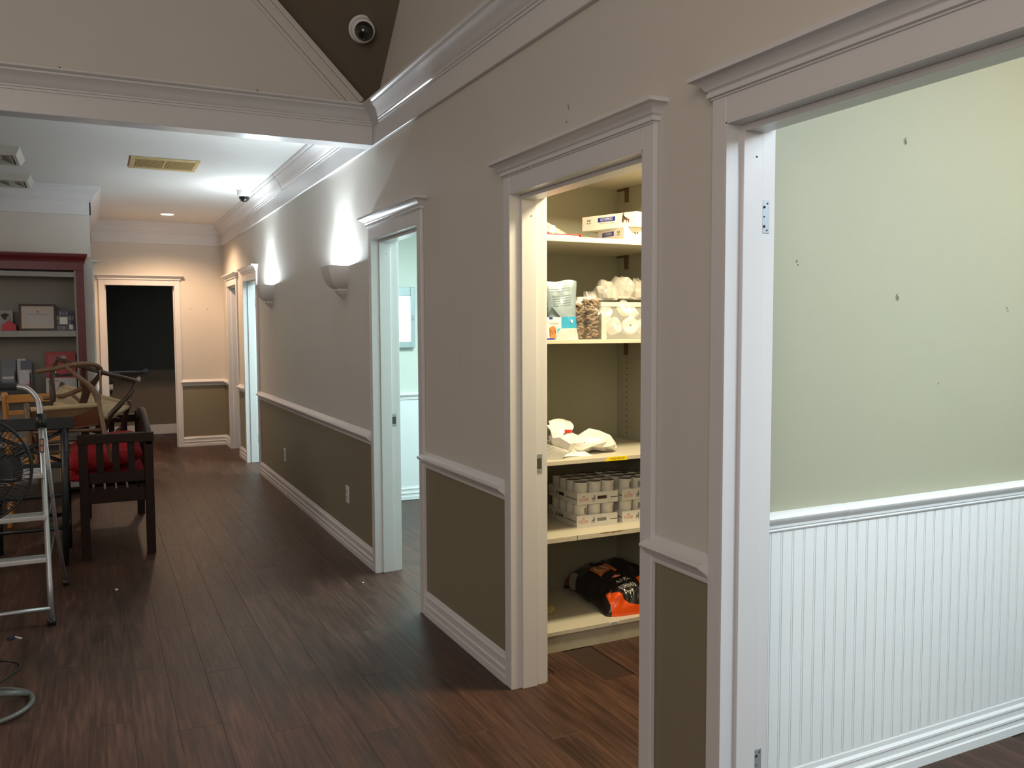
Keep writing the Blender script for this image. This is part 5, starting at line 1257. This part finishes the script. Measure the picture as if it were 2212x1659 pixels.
lp('lower_bar', [(-LW+0.003, 0.01, 0.083), (LW-0.003, 0.01, 0.083)], 0.011)
for z_, y0, y1 in ((0.335, 0.055, 0.155), (0.545, 0.105, 0.235), (0.755, 0.17, 0.40)):
    bm = bmesh.new(); bx(bm, -LW+0.012, LW-0.016, y0, y1, z_-0.024, z_); st = link('step', bm, mat('step_metal', (0.62, 0.61, 0.61), 0.55, 0.1, var=0.1, vscale=20), t, bevel=0.005)
    bm = bmesh.new()
    for k in range(5): bx(bm, -LW+0.02, LW-0.024, y0+0.012+k*(y1-y0-0.024)/4-0.0018, y0+0.012+k*(y1-y0-0.024)/4+0.0018, z_, z_+0.0012)
    link('tread_ribs', bm, GREYF, st)
bm = bmesh.new(); bx(bm, -0.010, 0.010, -0.001, 0.001, -0.038, 0.038, M=Matrix.Translation((LW-0.0245, 0.231, 0.895)) @ Matrix.Rotation(R(-15), 4, 'X')); sk = link('warning_sticker', bm, BLACK, t); sk['label'] = 'black and orange warning sticker'
bm = bmesh.new()
for dz in (0.018, -0.018): bx(bm, -0.006, 0.006, -0.0016, 0.001, dz-0.013, dz+0.013, M=Matrix.Translation((LW-0.0245, 0.231, 0.895)) @ Matrix.Rotation(R(-15), 4, 'X'))
link('sticker_print', bm, mat('sticker_orange', (0.55, 0.22, 0.14), 0.5), sk)

# ------------------------------------------------------------------ pedestal fan
FX, FY, FZ = -0.455, 3.88, 0.955; FR = 0.215
t = thing('pedestal_fan', 'black wire caged pedestal fan cut off by the left edge', 'fan', (FX, FY, 0))
def cage(name, front):
    bm = bmesh.new(); s = -1 if front else 1
    N = 72
    for k in range(N):
        a = 2*PI*k/N; pts = []
        for q in range(7):
            f = q/6; r_ = 0.045+(FR-0.045)*f; dep = 0.078*(1-f**2.2)+0.002
            aa = a+0.22*f
            pts.append((r_*math.cos(aa), s*dep, FZ+r_*math.sin(aa)))
        tube(bm, pts, 0.0017, 4, cap=False)
    for r_ in (0.05, 0.10, 0.16):
        f = (r_-0.045)/(FR-0.045); dep = 0.078*(1-max(0, f)**2.2)+0.002
        tube(bm, [(r_*math.cos(a), s*dep, FZ+r_*math.sin(a)) for a in [2*PI*i/48 for i in range(49)]], 0.0016, 5, cap=False)
    o = link(name, bm, BLACKM, t); return o
cage('front_guard', True); cage('rear_guard', False)
bm = bmesh.new(); tube(bm, [(FR*math.cos(a), 0, FZ+FR*math.sin(a)) for a in [2*PI*i/64 for i in range(65)]], 0.006, 8, cap=False); link('guard_ring', bm, BLACK, t, smooth=True)
bm = bmesh.new(); lathe(bm, [(0, -0.002), (0.05, 0), (0.05, 0.006), (0, 0.012)], 28, Matrix.Translation((0, -0.080, FZ)) @ Matrix.Rotation(PI/2, 4, 'X')); link('hub_cap', bm, BLACK, t)
bm = bmesh.new(); lathe(bm, [(0, 0.0), (0.045, 0.01), (0.055, 0.05), (0.05, 0.12), (0.02, 0.15), (0, 0.15)], 28, Matrix.Translation((0, 0.06, FZ)) @ Matrix.Rotation(-PI/2, 4, 'X')); link('motor', bm, BLACK, t, smooth=True)
for k in range(3):
    bm = bmesh.new(); g = []
    for j in range(9):
        r_ = 0.03+0.155*j/8; wd = 0.9*(0.35+0.65*math.sin(PI*(0.2+0.7*j/8)))
        g.append([bm.verts.new((r_*math.cos(2*PI*k/3+wd*(i/6-0.5)), 0.022*(i/6-0.5)*2, FZ+r_*math.sin(2*PI*k/3+wd*(i/6-0.5)))) for i in range(7)])
    for a, b_ in zip(g, g[1:]):
        for i in range(6): bm.faces.new((a[i], a[i+1], b_[i+1], b_[i]))
    o = link('blade', bm, mat('smoky_blade', (0.02, 0.02, 0.022), 0.3), t, smooth=True); o.modifiers.new('solid', 'SOLIDIFY').thickness = 0.002
bm = bmesh.new(); tube(bm, [(0, 0.10, 0.02), (0, 0.10, FZ-0.03)], 0.014, 12); tube(bm, [(0, 0.10, FZ-0.32), (0, 0.10, 0.30)], 0.019, 12); link('pole', bm, BLACK, t, smooth=True)
# hoop base, slightly domed, with two cross ribs
bm = bmesh.new(); BC = (0.0, -0.02)
tube(bm, [(BC[0]+0.185*math.cos(a), BC[1]+0.185*math.sin(a), 0.011) for a in [2*PI*i/64 for i in range(65)]], 0.010, 10, cap=False, flat=1.0)
link('base_ring', bm, GREYF, t, smooth=True)
for a in (0.35, 0.35+PI/2):
    bm = bmesh.new(); tube(bm, [(BC[0]+0.18*math.cos(a), BC[1]+0.18*math.sin(a), 0.018), (BC[0]+0.09*math.cos(a), BC[1]+0.09*math.sin(a), 0.045), (BC[0], BC[1]+0.03, 0.052), (BC[0]-0.09*math.cos(a), BC[1]-0.09*math.sin(a), 0.045), (BC[0]-0.18*math.cos(a), BC[1]-0.18*math.sin(a), 0.018)], 0.014, 8, flat=0.6); link('base_rib', bm, GREYF, t, smooth=True)
bm = bmesh.new()
tube(bm, spline([(-0.45, 4.05, 0.004), (-0.40, 4.16, 0.004), (-0.345, 4.27, 0.004), (-0.36, 4.36, 0.004), (-0.45, 4.42, 0.004), (-0.60, 4.4, 0.004)]), 0.0035, 6)
tag(link('fan_cord', bm, BLACK, smooth=True), 'thin black cord lying on the floor behind the fan base', 'cord')
# ------------------------------------------------------------------ bits on the floor
t = thing('bottle_scrap', 'small dark scrap with a pale strip on the floor below the stepladder', 'scrap', (-0.41, 4.72, 0), (0, 0, 0.7))
bm = bmesh.new(); lathe(bm, [(0, 0), (0.016, 0), (0.018, 0.004), (0.016, 0.014), (0, 0.016)], 14); link('cap', bm, mat('navy_plastic', (0.02, 0.02, 0.05), 0.3), t)
bm = bmesh.new(); bx(bm, -0.004, 0.004, -0.035, 0.025, 0.0, 0.004, M=Matrix.Translation((0.024, -0.008, 0.0))); link('strip', bm, PAPER, t)
t = thing('paper_crumb', 'tiny white crumb on the floor in front of the bench leg', 'crumb', (0.072, 5.34, 0)); blob('crumb_body', PAPER, t, (0.009, 0.007, 0.006), 2, 0.4, sub=2, flat_z=-0.005, M=Matrix.Translation((0, 0, 0.005)))
t = thing('paper_crumb', 'tiny white crumb on the floor beside the middle doorway jamb', 'crumb', (1.384, 4.83, 0)); blob('crumb_body', PAPER, t, (0.006, 0.006, 0.004), 6, 0.4, sub=2, flat_z=-0.0035, M=Matrix.Translation((0, 0, 0.0035)))
